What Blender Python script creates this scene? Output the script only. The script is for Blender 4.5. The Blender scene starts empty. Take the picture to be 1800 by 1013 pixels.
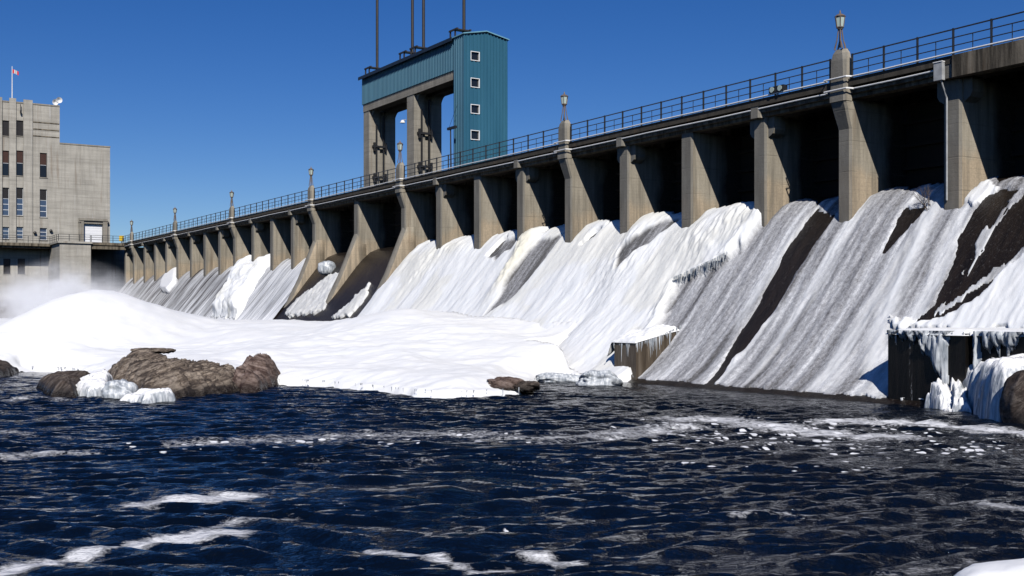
import bpy, math, random
import numpy as np

random.seed(7)
rng = np.random.default_rng(11)
SC = bpy.context.scene
COL = SC.collection
R = math.radians

# ------------------------------------------------------------------ frame
CZ, F, CX, HY = 3.5, 2000.0, 900.0, 552.0      # camera height, focal length and horizon, in photo pixels
OX, OY = 3.56, 76.53                           # a point of the dam line
TH = math.atan2(-.852, .524)                   # local x runs along the dam, local y upstream
EX = (math.cos(TH), math.sin(TH)); EY = (-math.sin(TH), math.cos(TH))


def W(r, b, z=0.0):
    return (OX + r * EX[0] + b * EY[0], OY + r * EX[1] + b * EY[1], z)


def to_rv(x, y):
    dx, dy = x - OX, y - OY
    return dx * EX[0] + dy * EX[1], -(dx * EY[0] + dy * EY[1])


def on_z(px, py, z=0.0):                       # a point of a level plane
    Y = (CZ - z) * F / (py - HY)
    return ((px - CX) / F * Y, Y)


def on_v(px, py, v):                           # a point of a plane parallel to the dam -> (r, z)
    k, m = (px - CX) / F, (HY - py) / F
    # (kY-OX)*EY0 + (Y-OY)*EY1 = -v
    Y = (-v + OX * EY[0] + OY * EY[1]) / (k * EY[0] + EY[1])
    return to_rv(k * Y, Y)[0], CZ + m * Y


def on_r(px, py, r):                           # a point of a plane square to the dam -> (v, z)
    k, m = (px - CX) / F, (HY - py) / F
    Y = (r + OX * EX[0] + OY * EX[1]) / (k * EX[0] + EX[1])
    return to_rv(k * Y, Y)[1], CZ + m * Y


PV = np.array([-7, -5, -3.6, -2.6, -1.6, -.8, -.2, .5, 1.5, 2.6, 3.8, 5.0, 6.0, 6.8, 7.6, 9.0])
PZ = np.array([8.8, 9.3, 9.75, 9.7, 9.3, 8.6, 7.95, 7.1, 5.85, 4.5, 3.1, 1.85, .95, .35, -.1, -.9])


def zc(v):
    return np.interp(v, PV, PZ)


def face(px, py):                              # a point of the spillway -> (r, v)
    k, m = (px - CX) / F, (HY - py) / F
    Y = np.linspace(30, 210, 18000)
    r, v = to_rv(k * Y, Y)
    z = CZ + m * Y
    hit = (z < zc(v)) & (v < 9) & (v > -4)
    if not hit.any(): return face(px, py + 2)
    i = int(np.argmax(hit))
    return float(r[i]), float(v[i])


# ------------------------------------------------------------------ noise
def _h(i, j, s):
    n = (i * 374761393 + j * 668265263 + s * 1442695041) & 0xFFFFFFFF
    n = ((n ^ (n >> 13)) * 1274126177) & 0xFFFFFFFF
    n = n ^ (n >> 16)
    return (n & 0xFFFF) / 65535.0


def vnoise(x, y, s=0):
    x, y = np.asarray(x, float), np.asarray(y, float)
    i, j = np.floor(x).astype(np.int64), np.floor(y).astype(np.int64)
    fx, fy = x - i, y - j
    fx, fy = fx * fx * (3 - 2 * fx), fy * fy * (3 - 2 * fy)
    a, b, c, d = _h(i, j, s), _h(i + 1, j, s), _h(i, j + 1, s), _h(i + 1, j + 1, s)
    return (a * (1 - fx) + b * fx) * (1 - fy) + (c * (1 - fx) + d * fx) * fy


def fbm(x, y, s=0, o=4, g=.5):
    t, a, n = 0, 1, 0
    for k in range(o):
        t = t + a * vnoise(x * 2 ** k + 17.3 * k, y * 2 ** k - 9.1 * k, s + k); n += a; a *= g
    return t / n


def inpoly(x, y, poly):
    res = np.zeros(x.shape, bool)
    n = len(poly)
    for i in range(n):
        (x1, y1), (x2, y2) = poly[i], poly[(i + 1) % n]
        c = ((y1 > y) != (y2 > y)) & (x < (x2 - x1) * (y - y1) / (y2 - y1 + 1e-12) + x1)
        res ^= c
    return res


def pdist(x, y, pts, closed=False):
    d = np.full(x.shape, 1e9)
    n = len(pts)
    for i in range(n if closed else n - 1):
        (x1, y1), (x2, y2) = pts[i], pts[(i + 1) % n]
        L = (x2 - x1) ** 2 + (y2 - y1) ** 2 + 1e-12
        t = np.clip(((x - x1) * (x2 - x1) + (y - y1) * (y2 - y1)) / L, 0, 1)
        d = np.minimum(d, np.hypot(x - x1 - t * (x2 - x1), y - y1 - t * (y2 - y1)))
    return d


def sstep(a, b, x):
    t = np.clip((x - a) / (b - a), 0, 1)
    return t * t * (3 - 2 * t)


# ------------------------------------------------------------------ mesh helpers
def lk(o):
    COL.objects.link(o); return o


def tag(o, label=None, cat=None, group=None, kind=None):
    if label: o['label'] = label
    if cat: o['category'] = cat
    if group: o['group'] = group
    if kind: o['kind'] = kind
    return o


def empty(name, r, b, z, label=None, cat=None, group=None, rot=None, world=None):
    o = lk(bpy.data.objects.new(name, None))
    o.location = world if world else W(r, b, z)
    o.rotation_euler = (0, 0, TH if rot is None else rot)
    o.empty_display_size = .3
    o['org'] = (r, b, z)
    return tag(o, label, cat, group)


class MB:
    """collects shapes given in dam coordinates (r along the dam, b upstream, z up)"""
    def __init__(s): s.v, s.f = [], []

    def add(s, vs, fs):
        n = len(s.v); s.v += [tuple(map(float, p)) for p in vs]; s.f += [tuple(n + i for i in f) for f in fs]; return s

    def box(s, r0, r1, b0, b1, z0, z1):
        r0, r1 = sorted((r0, r1)); b0, b1 = sorted((b0, b1)); z0, z1 = sorted((z0, z1))
        return s.add([(r0, b0, z0), (r1, b0, z0), (r1, b1, z0), (r0, b1, z0), (r0, b0, z1), (r1, b0, z1), (r1, b1, z1), (r0, b1, z1)],
                     [(0, 3, 2, 1), (4, 5, 6, 7), (0, 1, 5, 4), (1, 2, 6, 5), (2, 3, 7, 6), (3, 0, 4, 7)])

    def loft(s, loops, caps=True):
        n = len(loops[0]); vs = [p for l in loops for p in l]; fs = []
        for k in range(len(loops) - 1):
            for i in range(n):
                j = (i + 1) % n
                fs.append((k * n + i, k * n + j, k * n + n + j, k * n + n + i))
        if caps:
            fs.append(tuple(range(n))[::-1]); fs.append(tuple((len(loops) - 1) * n + i for i in range(n)))
        return s.add(vs, fs)

    def tube(s, pts, rad, n=8):
        loops = []
        rads = rad if isinstance(rad, (list, tuple)) else [rad] * len(pts)
        for k, p in enumerate(pts):
            a = np.array(pts[max(k - 1, 0)], float); c = np.array(pts[min(k + 1, len(pts) - 1)], float)
            t = (c - a) / (np.linalg.norm(c - a) + 1e-9)
            up = np.array((0, 0, 1.)) if abs(t[2]) < .9 else np.array((1., 0, 0))
            x = np.cross(t, up); x /= np.linalg.norm(x); y = np.cross(x, t)
            loops.append([tuple(np.array(p) + rads[k] * (math.cos(2 * math.pi * i / n) * x + math.sin(2 * math.pi * i / n) * y)) for i in range(n)])
        return s.loft(loops)

    def lathe(s, c, prof, n=12):
        return s.loft([[(c[0] + q * math.cos(2 * math.pi * i / n), c[1] + q * math.sin(2 * math.pi * i / n), c[2] + z) for i in range(n)] for q, z in prof])

    def prism(s, poly, axis, lo, hi):
        """poly of (p, q) swept along an axis: 'r' -> (b, z), 'b' -> (r, z), 'z' -> (r, b)"""
        g = {'r': lambda t, p: (t, p[0], p[1]), 'b': lambda t, p: (p[0], t, p[1]), 'z': lambda t, p: (p[0], p[1], t)}[axis]
        return s.loft([[g(lo, p) for p in poly], [g(hi, p) for p in poly]])

    def build(s, name, m, parent=None, org=None, smooth=False):
        if parent is not None and org is None: org = tuple(parent['org'])
        if org is None: org = (0, 0, 0)
        me = bpy.data.meshes.new(name)
        me.from_pydata([(a - org[0], b - org[1], c - org[2]) for a, b, c in s.v], [], s.f)
        me.validate(); fix_normals(me)
        me.materials.append(m)
        if smooth: me.polygons.foreach_set('use_smooth', [True] * len(me.polygons))
        o = lk(bpy.data.objects.new(name, me))
        if parent is not None:
            o.parent = parent; o['org'] = org
        else:
            o.location = W(*org); o.rotation_euler = (0, 0, TH); o['org'] = org
        return o


def fix_normals(me):
    import bmesh
    bm = bmesh.new(); bm.from_mesh(me); bmesh.ops.recalc_face_normals(bm, faces=bm.faces); bm.to_mesh(me); bm.free()


def grid_mesh(name, P, m, attrs=None, keep=None, smooth=True, local=False, parent=None):
    """P (nu, nv, 3) points; keep (nu, nv) vertices whose quads stay"""
    nu, nv = P.shape[:2]
    idx = np.arange(nu * nv).reshape(nu, nv)
    q = np.stack([idx[:-1, :-1], idx[1:, :-1], idx[1:, 1:], idx[:-1, 1:]], -1).reshape(-1, 4)
    if keep is not None:
        kf = keep.reshape(-1)[q].any(1); q = q[kf]
    used = np.zeros(nu * nv, bool); used[q.reshape(-1)] = True
    re = np.cumsum(used) - 1
    V = P.reshape(-1, 3)[used]; q = re[q]
    me = bpy.data.meshes.new(name)
    me.vertices.add(len(V)); me.vertices.foreach_set('co', V.astype(np.float32).reshape(-1))
    me.loops.add(q.size); me.loops.foreach_set('vertex_index', q.reshape(-1).astype(np.int32))
    me.polygons.add(len(q)); me.polygons.foreach_set('loop_start', np.arange(0, q.size, 4, dtype=np.int32))
    me.update(calc_edges=True)
    if smooth: me.polygons.foreach_set('use_smooth', np.ones(len(q), bool))
    for k, a in (attrs or {}).items():
        a = a.reshape(nu * nv, -1)[used]
        if a.shape[1] == 1:
            at = me.attributes.new(k, 'FLOAT', 'POINT'); at.data.foreach_set('value', a.astype(np.float32).reshape(-1))
        else:
            at = me.attributes.new(k, 'FLOAT_VECTOR', 'POINT'); at.data.foreach_set('vector', a.astype(np.float32).reshape(-1))
    me.materials.append(m)
    o = lk(bpy.data.objects.new(name, me))
    if parent is not None: o.parent = parent
    elif local: o.location = W(0, 0, 0); o.rotation_euler = (0, 0, TH)
    return o


# ------------------------------------------------------------------ materials
class NT:
    def __init__(s, name):
        s.m = bpy.data.materials.new(name); s.m.use_nodes = True
        s.t = s.m.node_tree; s.b = s.t.nodes['Principled BSDF']; s.out = s.t.nodes['Material Output']

    def n(s, typ, **kw):
        o = s.t.nodes.new(typ)
        for k, v in kw.items():
            setattr(o, k, v)
        return o

    def l(s, a, b): s.t.links.new(a, b)

    def put(s, sock, v):
        if hasattr(v, 'is_output') or isinstance(v, bpy.types.NodeSocket): s.l(v, sock)
        else: sock.default_value = v

    def pos(s, rot=True, scale=(1, 1, 1)):
        g = s.n('ShaderNodeNewGeometry').outputs['Position']
        if rot:
            a = s.n('ShaderNodeVectorRotate', rotation_type='Z_AXIS'); s.l(g, a.inputs['Vector']); a.inputs['Angle'].default_value = -TH; g = a.outputs[0]
        return s.scale(g, scale)

    def scale(s, v, sc):
        a = s.n('ShaderNodeVectorMath', operation='MULTIPLY'); s.l(v, a.inputs[0]); a.inputs[1].default_value = sc; return a.outputs[0]

    def attr(s, name, vec=False):
        a = s.n('ShaderNodeAttribute'); a.attribute_name = name
        return a.outputs['Vector' if vec else 'Fac']

    def noise(s, v, sc=1, det=4, ro=.55, dist=0):
        a = s.n('ShaderNodeTexNoise'); s.l(v, a.inputs['Vector'])
        a.inputs['Scale'].default_value = sc; a.inputs['Detail'].default_value = det; a.inputs['Roughness'].default_value = ro; a.inputs['Distortion'].default_value = dist
        return a.outputs['Fac']

    def voro(s, v, sc=1, feat='F1', out='Distance'):
        a = s.n('ShaderNodeTexVoronoi', feature=feat); s.l(v, a.inputs['Vector']); a.inputs['Scale'].default_value = sc; return a.outputs[out]

    def ramp(s, f, stops):
        a = s.n('ShaderNodeValToRGB'); s.put(a.inputs[0], f); e = a.color_ramp.elements
        while len(e) < len(stops): e.new(.5)
        for i, (p, c) in enumerate(stops):
            e[i].position = p; e[i].color = (c, c, c, 1) if isinstance(c, (int, float)) else (*c, 1)
        return a.outputs[0]

    def mix(s, f, a, b, mode='MIX'):
        x = s.n('ShaderNodeMix', data_type='RGBA', blend_type=mode)
        s.put(x.inputs[0], f)
        for i, v in ((6, a), (7, b)):
            if isinstance(v, tuple): v = (*v, 1) if len(v) == 3 else v
            s.put(x.inputs[i], v)
        return x.outputs[2]

    def math(s, op, a, b=0.0, clamp=False):
        x = s.n('ShaderNodeMath', operation=op, use_clamp=clamp); s.put(x.inputs[0], a); s.put(x.inputs[1], b); return x.outputs[0]

    def sep(s, v, k):
        x = s.n('ShaderNodeSeparateXYZ'); s.l(v, x.inputs[0]); return x.outputs[k]

    def bump(s, h, st=.3, d=.05):
        x = s.n('ShaderNodeBump'); s.l(h, x.inputs['Height']); x.inputs['Strength'].default_value = st; x.inputs['Distance'].default_value = d
        s.l(x.outputs[0], s.b.inputs['Normal']); return x

    def fin(s, col, rough=.8, spec=.3, metal=0):
        s.put(s.b.inputs['Base Color'], (*col, 1) if isinstance(col, tuple) else col)
        s.put(s.b.inputs['Roughness'], rough); s.b.inputs['Specular IOR Level'].default_value = spec; s.b.inputs['Metallic'].default_value = metal
        return s.m


def m_paint(name, col, rough=.5, wear=.35, metal=0, sc=3):
    t = NT(name); p = t.pos()
    n = t.noise(p, sc, 5, .65); c = tuple(x * (1 - wear) for x in col)
    return t.fin(t.mix(t.ramp(n, [(.35, 0), (.65, 1)]), c, col), rough, .4, metal)


def m_concrete(name, base, lowtan=None, zsplit=None, dirt=.5, boards=True, lift=1.5, nose=None, bay_shade=None, d0=.42, dk=.38, hz=0):
    t = NT(name); p = t.pos()
    big = t.noise(p, .35, 5, .6); fine = t.noise(p, 9, 6, .7)
    streak = t.noise(t.pos(scale=(2.2, 2.2, .14)), 1.0, 5, .65)
    col = t.mix(t.ramp(big, [(.3, 0), (.7, 1)]), tuple(x * .8 for x in base), tuple(min(1, x * 1.12) for x in base))
    if lowtan:
        z = t.sep(p, 2)
        w = t.math('MULTIPLY', t.math('SUBTRACT', t.noise(t.pos(scale=(.35, .35, .1)), 1, 3), .5), 4.5)
        f = t.math('ADD', t.math('MULTIPLY', t.math('SUBTRACT', zsplit, t.math('ADD', z, w)), 1.6), .5, True)
        col = t.mix(f, col, t.mix(t.ramp(fine, [(.3, 0), (.7, 1)]), tuple(x * .86 for x in lowtan), lowtan))
    col = t.mix(t.ramp(streak, [(d0, 0), (d0 + .22, dirt)]), col, tuple(x * dk for x in base))
    if hz:
        hn = t.noise(t.pos(scale=(.12, .12, 2.2)), 1, 6, .7)
        col = t.mix(t.ramp(hn, [(.42, 0), (.68, hz)]), col, tuple(x * .45 for x in base))
    rust = t.noise(t.pos(scale=(1.3, 1.3, .1)), 1.0, 4, .6)
    col = t.mix(t.ramp(rust, [(.58, 0), (.78, .6)]), col, (.15, .09, .045))
    pale = t.noise(t.pos(scale=(3, 3, .2)), .8, 4, .6)
    col = t.mix(t.ramp(pale, [(.62, 0), (.76, .45)]), col, tuple(min(.6, x * 1.7) for x in base))
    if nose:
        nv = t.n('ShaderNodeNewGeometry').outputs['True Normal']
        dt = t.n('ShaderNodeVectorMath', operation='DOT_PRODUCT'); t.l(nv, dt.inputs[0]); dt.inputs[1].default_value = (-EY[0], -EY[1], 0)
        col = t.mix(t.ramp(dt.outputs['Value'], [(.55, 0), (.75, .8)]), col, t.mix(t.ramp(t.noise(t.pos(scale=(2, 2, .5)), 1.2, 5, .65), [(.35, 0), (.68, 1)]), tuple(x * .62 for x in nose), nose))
    if bay_shade:
        off = t.n('ShaderNodeVectorMath', operation='SUBTRACT'); t.l(p, off.inputs[0]); off.inputs[1].default_value = bay_shade
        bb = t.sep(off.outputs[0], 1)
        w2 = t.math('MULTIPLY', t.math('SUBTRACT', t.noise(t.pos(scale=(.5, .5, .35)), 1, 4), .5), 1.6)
        col = t.mix(t.math('MULTIPLY', t.math('SUBTRACT', t.math('ADD', bb, w2), 2.5), 1.6, True), col, (.022, .02, .018))  # shade of the gate bays painted into the colour, near-black toward the gates
    h = fine
    if boards:
        zz = t.sep(p, 2)
        fr = t.math('FRACT', t.math('MULTIPLY', zz, 1 / lift)); ln = t.ramp(fr, [(.0, 1), (.03, 0), (.97, 0), (1, 1)])
        bd = t.math('FRACT', t.math('MULTIPLY', zz, 5.0)); lb = t.ramp(bd, [(.0, .5), (.1, 0), (.9, 0), (1, .5)])
        brk = t.ramp(t.noise(t.pos(scale=(.6, .6, 6)), 1, 3), [(.4, .1), (.65, .8)])
        tot = t.math('MULTIPLY', t.math('ADD', ln, lb, True), brk)
        col = t.mix(t.math('MULTIPLY', tot, .7), col, tuple(x * .4 for x in base))
        h = t.math('SUBTRACT', fine, tot)
    col = t.mix(t.ramp(fine, [(.25, .35), (.6, 0)]), col, tuple(x * .5 for x in base))
    t.bump(h, .35, .04)
    return t.fin(col, .88, .2)


M = {}
def _rot(x, y):
    c, s_ = math.cos(-TH), math.sin(-TH)
    return (c * x - s_ * y, s_ * x + c * y, 0)


M['pier'] = m_concrete('pier_concrete', (.35, .315, .255), (.45, .365, .265), 10.4, .7, d0=.41, nose=(.20, .195, .18), bay_shade=_rot(OX, OY))
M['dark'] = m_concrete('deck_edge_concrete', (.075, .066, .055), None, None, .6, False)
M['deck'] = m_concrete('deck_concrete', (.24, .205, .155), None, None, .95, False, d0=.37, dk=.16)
M['stain'] = m_concrete('stained_concrete', (.22, .19, .15), None, None, .97, False, d0=.33, dk=.13)
M['gantry'] = m_concrete('gantry_concrete', (.33, .305, .26), None, None, .4, True, 1.2, d0=.42, hz=.5)
M['wallc'] = m_concrete('powerhouse_concrete', (.455, .43, .38), None, None, .35, True, 4.2, d0=.46, hz=.55)
M['black'] = m_paint('black_steel', (.018, .018, .02), .5)
M['mast'] = m_paint('mast_steel', (.03, .026, .024), .6)
M['rail'] = m_paint('railing_steel', (.03, .033, .037), .45)
M['white'] = m_paint('white_paint', (.8, .8, .8), .4, .12)
M['grey'] = m_paint('galvanised', (.42, .43, .44), .45, .3)
M['door'] = m_paint('door_white', (.78, .79, .82), .5, .06)
M['brown'] = m_paint('brown_shutter', (.07, .03, .022), .6, .3)
M['louvre'] = m_paint('dark_louvre', (.02, .018, .02), .6, .3)
M['winframe'] = m_paint('window_frame', (.7, .72, .74), .5, .1)
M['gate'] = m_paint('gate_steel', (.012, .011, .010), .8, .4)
M['blueflash'] = m_paint('blue_flashing', (.16, .36, .47), .5, .2)
M['darkroof'] = m_paint('roof_edge', (.012, .02, .035), .5)
M['redflag'] = m_paint('flag_red', (.6, .02, .03), .8, .1)
M['yellow'] = m_paint('sign_yellow', (.75, .5, .03), .5, .1)
M['twig'] = m_paint('twig_bark', (.1, .08, .07), .9)

t = NT('blue_cladding'); p = t.pos()
n = t.noise(t.pos(scale=(1.2, 1.2, .12)), 1, 4, .6); n2 = t.noise(p, .3, 3)
c = t.mix(t.ramp(n, [(.35, 0), (.7, 1)]), (.022, .098, .16), (.034, .132, .205))
c = t.mix(t.ramp(n2, [(.4, 0), (.7, .5)]), c, (.026, .105, .165))
M['blue'] = t.fin(c, .45, .4)

t = NT('glass_dark'); M['glass'] = t.fin((.012, .014, .018), .06, .5)
t = NT('glass_sky'); M['glassb'] = t.fin((.05, .075, .13), .05, .8)
t = NT('lantern_glass'); M['lglass'] = t.fin((.42, .5, .46), .25, .5)
t = NT('lamp_bronze'); p = t.pos(); M['lamp'] = t.fin(t.mix(t.ramp(t.noise(p, 6, 4), [(.4, 0), (.62, 1)]), (.16, .15, .14), (.2, .13, .085)), .5, .4, .2)

# wet brown concrete of the spillway
t = NT('wet_spillway'); a = t.attr('rs', True)
n = t.noise(t.scale(a, (2.5, .35, 1)), 1, 6, .65); n2 = t.noise(t.scale(a, (9, 5, 1)), 1, 5, .7)
c = t.mix(t.ramp(n, [(.35, 0), (.7, 1)]), (.007, .005, .0035), (.022, .015, .010))
c = t.mix(t.ramp(n2, [(.57, 0), (.72, .6)]), c, (.13, .125, .12))
t.bump(n2, .6, .06)
M['spill'] = t.fin(c, .35, .35)

# ice over the spillway: white crust and grey froth
t = NT('spillway_ice'); a = t.attr('rs', True); w = t.attr('wht'); yl = t.attr('yel')
s1 = t.noise(t.scale(a, (2.6, .22, 1)), 1, 6, .62); s2 = t.noise(t.scale(a, (9, 2.4, 1)), 1, 6, .75); s3 = t.noise(t.scale(a, (.55, .1, 1)), 1, 3, .5)
s4 = t.noise(t.scale(a, (22, 14, 1)), 1, 4, .75)
s5 = t.noise(t.scale(a, (1.3, .07, 1)), 1, 3, .5); s6 = t.noise(t.scale(a, (6, 4, 1)), 1, 5, .75)
f = t.math('ADD', t.math('MULTIPLY', s1, .28), t.math('ADD', t.math('MULTIPLY', s6, .4), t.math('MULTIPLY', s5, .62)))
f = t.math('ADD', f, t.math('MULTIPLY', s4, .35))
f = t.math('SUBTRACT', f, t.math('MULTIPLY', t.attr('drk'), .10))
froth = t.ramp(f, [(.68, (.09, .087, .087)), (.78, (.26, .26, .275)), (.88, (.47, .475, .50)), (1.0, (.82, .83, .85))])
snow = t.mix(t.ramp(s1, [(.4, 0), (.68, 1)]), (.79, .81, .84), (.88, .88, .88))
snow = t.mix(t.math('MULTIPLY', yl, .8), snow, t.mix(s2, (.55, .5, .36), (.88, .86, .74)))
c = t.mix(w, froth, snow)
hb = t.math('ADD', t.math('MULTIPLY', s2, .6), t.math('ADD', t.math('MULTIPLY', s4, .6), t.math('MULTIPLY', s6, .5)))
bp = t.bump(hb, .5, .07); t.put(bp.inputs['Strength'], t.math('SUBTRACT', .6, t.math('MULTIPLY', w, .33)))
t.b.inputs['Subsurface Weight'].default_value = 0
M['ice'] = t.fin(c, t.math('SUBTRACT', .75, t.math('MULTIPLY', w, .15)), .3)

t = NT('falling_water'); a = t.attr('rs', True)
s1 = t.noise(t.scale(a, (4.5, .12, 1)), 1, 5, .62); s2 = t.noise(t.scale(a, (.7, .1, 1)), 1, 3, .5); s3 = t.noise(t.scale(a, (12, .5, 1)), 1, 4, .6)
f = t.math('ADD', t.math('MULTIPLY', s1, .6), t.math('ADD', t.math('MULTIPLY', s2, .5), t.math('MULTIPLY', s3, .2)))
fm = t.math('ADD', f, t.math('MULTIPLY', t.attr('wht'), .5))
c = t.ramp(fm, [(.50, (.03, .025, .022)), (.60, (.17, .165, .17)), (.70, (.46, .47, .49)), (.86, (.82, .83, .86))])
t.bump(f, .5, .12)
M['fall'] = t.fin(c, .45, .4)

t = NT('snow'); p = t.pos()
n1 = t.noise(p, .5, 5, .6); n2 = t.noise(p, 14, 4, .7)
c = t.mix(t.ramp(n1, [(.3, 0), (.7, 1)]), (.82, .835, .86), (.9, .9, .9))
t.bump(t.math('ADD', t.math('MULTIPLY', n1, 1.0), t.math('MULTIPLY', n2, .08)), .35, .15)
M['snow'] = t.fin(c, .7, .2)

t = NT('blue_ice'); p = t.pos()
n1 = t.noise(t.pos(scale=(5, 5, .5)), 1.3, 5, .6)
c = t.ramp(n1, [(.3, (.16, .19, .23)), (.5, (.42, .45, .49)), (.7, (.74, .76, .78))])
t.bump(n1, .6, .1)
M['icicle'] = t.fin(c, .3, .5)


t = NT('snow_over_ice'); p = t.pos()
nz = t.sep(t.n('ShaderNodeNewGeometry').outputs['Normal'], 2); n1 = t.noise(t.pos(scale=(6, 6, .5)), 1.3, 5, .6); n2 = t.noise(p, 7, 5, .7)
c = t.mix(t.ramp(t.math('ADD', nz, t.math('MULTIPLY', t.math('SUBTRACT', n2, .5), .5)), [(.35, 0), (.62, 1)]), t.ramp(n1, [(.32, (.17, .2, .24)), (.5, (.45, .48, .52)), (.68, (.76, .78, .8))]), (.88, .88, .89))
t.bump(t.math('ADD', n1, t.math('MULTIPLY', n2, .5)), .55, .08)
M['drape'] = t.fin(c, .5, .35)


def m_rock(name, c0, c1, c2, axis_rot=.35):
    t = NT(name); tc = t.n('ShaderNodeTexCoord').outputs['Object']
    rt = t.n('ShaderNodeVectorRotate', rotation_type='Y_AXIS'); t.l(tc, rt.inputs['Vector']); rt.inputs['Angle'].default_value = axis_rot
    v = rt.outputs[0]
    st = t.noise(t.scale(v, (.9, 1.3, 5.5)), 1, 7, .75, .5); fi = t.noise(tc, 9, 6, .7); bg = t.noise(tc, .9, 4)
    c = t.ramp(st, [(.40, c0), (.49, c1), (.57, c2)])
    c = t.mix(t.ramp(bg, [(.45, 0), (.7, .45)]), c, c0)
    c = t.mix(t.ramp(fi, [(.3, .5), (.55, 0)]), c, tuple(x * .4 for x in c0))
    z = t.sep(t.pos(), 2)
    wet = t.math('SUBTRACT', 1.0, t.math('MULTIPLY', t.math('ADD', z, t.math('MULTIPLY', fi, -.4)), 3.0, True), True)
    c = t.mix(t.math('MULTIPLY', wet, .85), c, tuple(x * .25 for x in c0))
    t.bump(t.math('ADD', st, t.math('MULTIPLY', fi, .4)), .9, .12)
    return t.fin(c, t.math('SUBTRACT', .8, t.math('MULTIPLY', wet, .55)), .35)


M['rock'] = m_rock('brown_rock', (.042, .032, .027), (.14, .107, .083), (.34, .28, .225))
M['rockd'] = m_rock('dark_rock', (.03, .022, .018), (.075, .055, .045), (.17, .14, .12), .9)
M['rockr'] = m_rock('red_rock', (.06, .035, .028), (.17, .12, .1), (.3, .23, .2), -.3)

t = NT('black_wet_wall'); p = t.pos()
n1 = t.noise(t.pos(scale=(3.5, 3.5, .15)), 1, 5, .7); n2 = t.noise(t.pos(scale=(16, 16, 6)), 1, 4, .7)
c = t.mix(t.ramp(n1, [(.45, 0), (.75, 1)]), (.004, .0035, .003), (.016, .013, .011))
c = t.mix(t.math('MULTIPLY', t.ramp(n1, [(.62, 0), (.7, 1)]), t.ramp(n2, [(.5, 0), (.6, 1)])), c, (.3, .31, .33))
t.bump(n2, .4, .05)
M['wetwall'] = t.fin(c, .4, .3)

t = NT('brown_wet_wall'); p = t.pos()
n1 = t.noise(t.pos(scale=(3, 3, .2)), 1, 5, .7); n2 = t.noise(p, 12, 4, .7)
c = t.ramp(n1, [(.35, (.045, .033, .022)), (.52, (.085, .065, .045)), (.66, (.17, .14, .11)), (.74, (.4, .38, .35))])
t.bump(n2, .4, .05)
M['brownwall'] = t.fin(c, .5, .35)

# river
t = NT('river_water'); p = t.pos(False)
foam = t.attr('foam'); bub = t.attr('bub')
ns = t.noise(t.scale(p, (1.1, 2.6, 1)), 1.1, 6, .72); nf = t.noise(t.scale(p, (5, 9, 1)), 1, 5, .7)
ng = t.noise(t.scale(p, (9, 22, 1)), 1, 5, .75)
th0 = t.math('ADD', t.math('MULTIPLY', ns, .45), t.math('ADD', t.math('MULTIPLY', nf, .4), t.math('MULTIPLY', ng, .4)))
th = t.math('ADD', t.math('MULTIPLY', t.math('SUBTRACT', th0, .625), 2.4), .625)
m1 = t.math('MULTIPLY', t.math('SUBTRACT', t.math('ADD', foam, th), 1.18), 2.4, True)
vd = t.voro(t.scale(p, (1.5, 2.3, 0)), 2.3); vc = t.n('ShaderNodeTexVoronoi'); t.l(t.scale(p, (1.5, 2.3, 0)), vc.inputs['Vector']); vc.inputs['Scale'].default_value = 2.3
rad = t.math('MULTIPLY', t.sep(vc.outputs['Color'], 0), .55)
fl = t.math('MULTIPLY', t.math('SUBTRACT', rad, t.math('ADD', vd, t.math('MULTIPLY', t.math('SUBTRACT', nf, .5), .25))), 12, True)
sel = t.math('GREATER_THAN', t.math('SUBTRACT', t.math('MULTIPLY', bub, 1.25), .16), t.sep(vc.outputs['Color'], 1))
m2 = t.math('MULTIPLY', fl, sel)
fm = t.math('MAXIMUM', t.math('MULTIPLY', m1, .85), m2)
wc = t.mix(fm, (.0016, .0035, .008), t.mix(nf, (.5, .52, .58), (.9, .9, .92)))
t.put(t.b.inputs['Roughness'], t.math('ADD', .04, t.math('MULTIPLY', fm, .7)))
t.l(wc, t.b.inputs['Base Color']); t.b.inputs['IOR'].default_value = 1.33; t.b.inputs['Specular IOR Level'].default_value = .5
rp = t.noise(t.scale(p, (2.2, 4.6, 1)), 1.6, 4, .62, .3)
rp2 = t.noise(t.scale(p, (1.6, 3.2, 1)), 6.5, 3, .6)
hh = t.math('ADD', t.math('ADD', rp, t.math('MULTIPLY', rp2, .18)), t.math('MULTIPLY', fm, .25))
t.bump(hh, 1.0, .09)
M['river'] = t.m

t = NT('reservoir_water'); M['res'] = t.fin((.01, .02, .035), .1, .5)

# ------------------------------------------------------------------ dam
LP = [-121.7, -96.4, -71.2, -45.6, -25.1, 0.0, 24.1, 48.6]
R0, R1 = -128.2, 62.0
dam = empty('concrete_dam', 0, 0, 0, 'long concrete spillway dam with iced slope, open gate bays and a deck on piers', 'dam')

# spillway concrete surface
rr = np.concatenate([np.arange(R0, -20, .6), np.arange(-20, R1, .3)])
vv = np.concatenate([np.arange(-7, -3, .5), np.arange(-3, 9.01, .2)])
RR, VV = np.meshgrid(rr, vv, indexing='ij')
ss = np.interp(VV, PV, np.concatenate([[0], np.cumsum(np.hypot(np.diff(PV), np.diff(PZ)))]))
ZZ = zc(VV) + (fbm(RR * .8, VV * .8, 3) - .5) * .06
grid_mesh('spillway', np.stack([RR, -VV, ZZ], -1), M['spill'], {'rs': np.stack([RR, ss, 0 * RR], -1)}, parent=dam)

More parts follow.
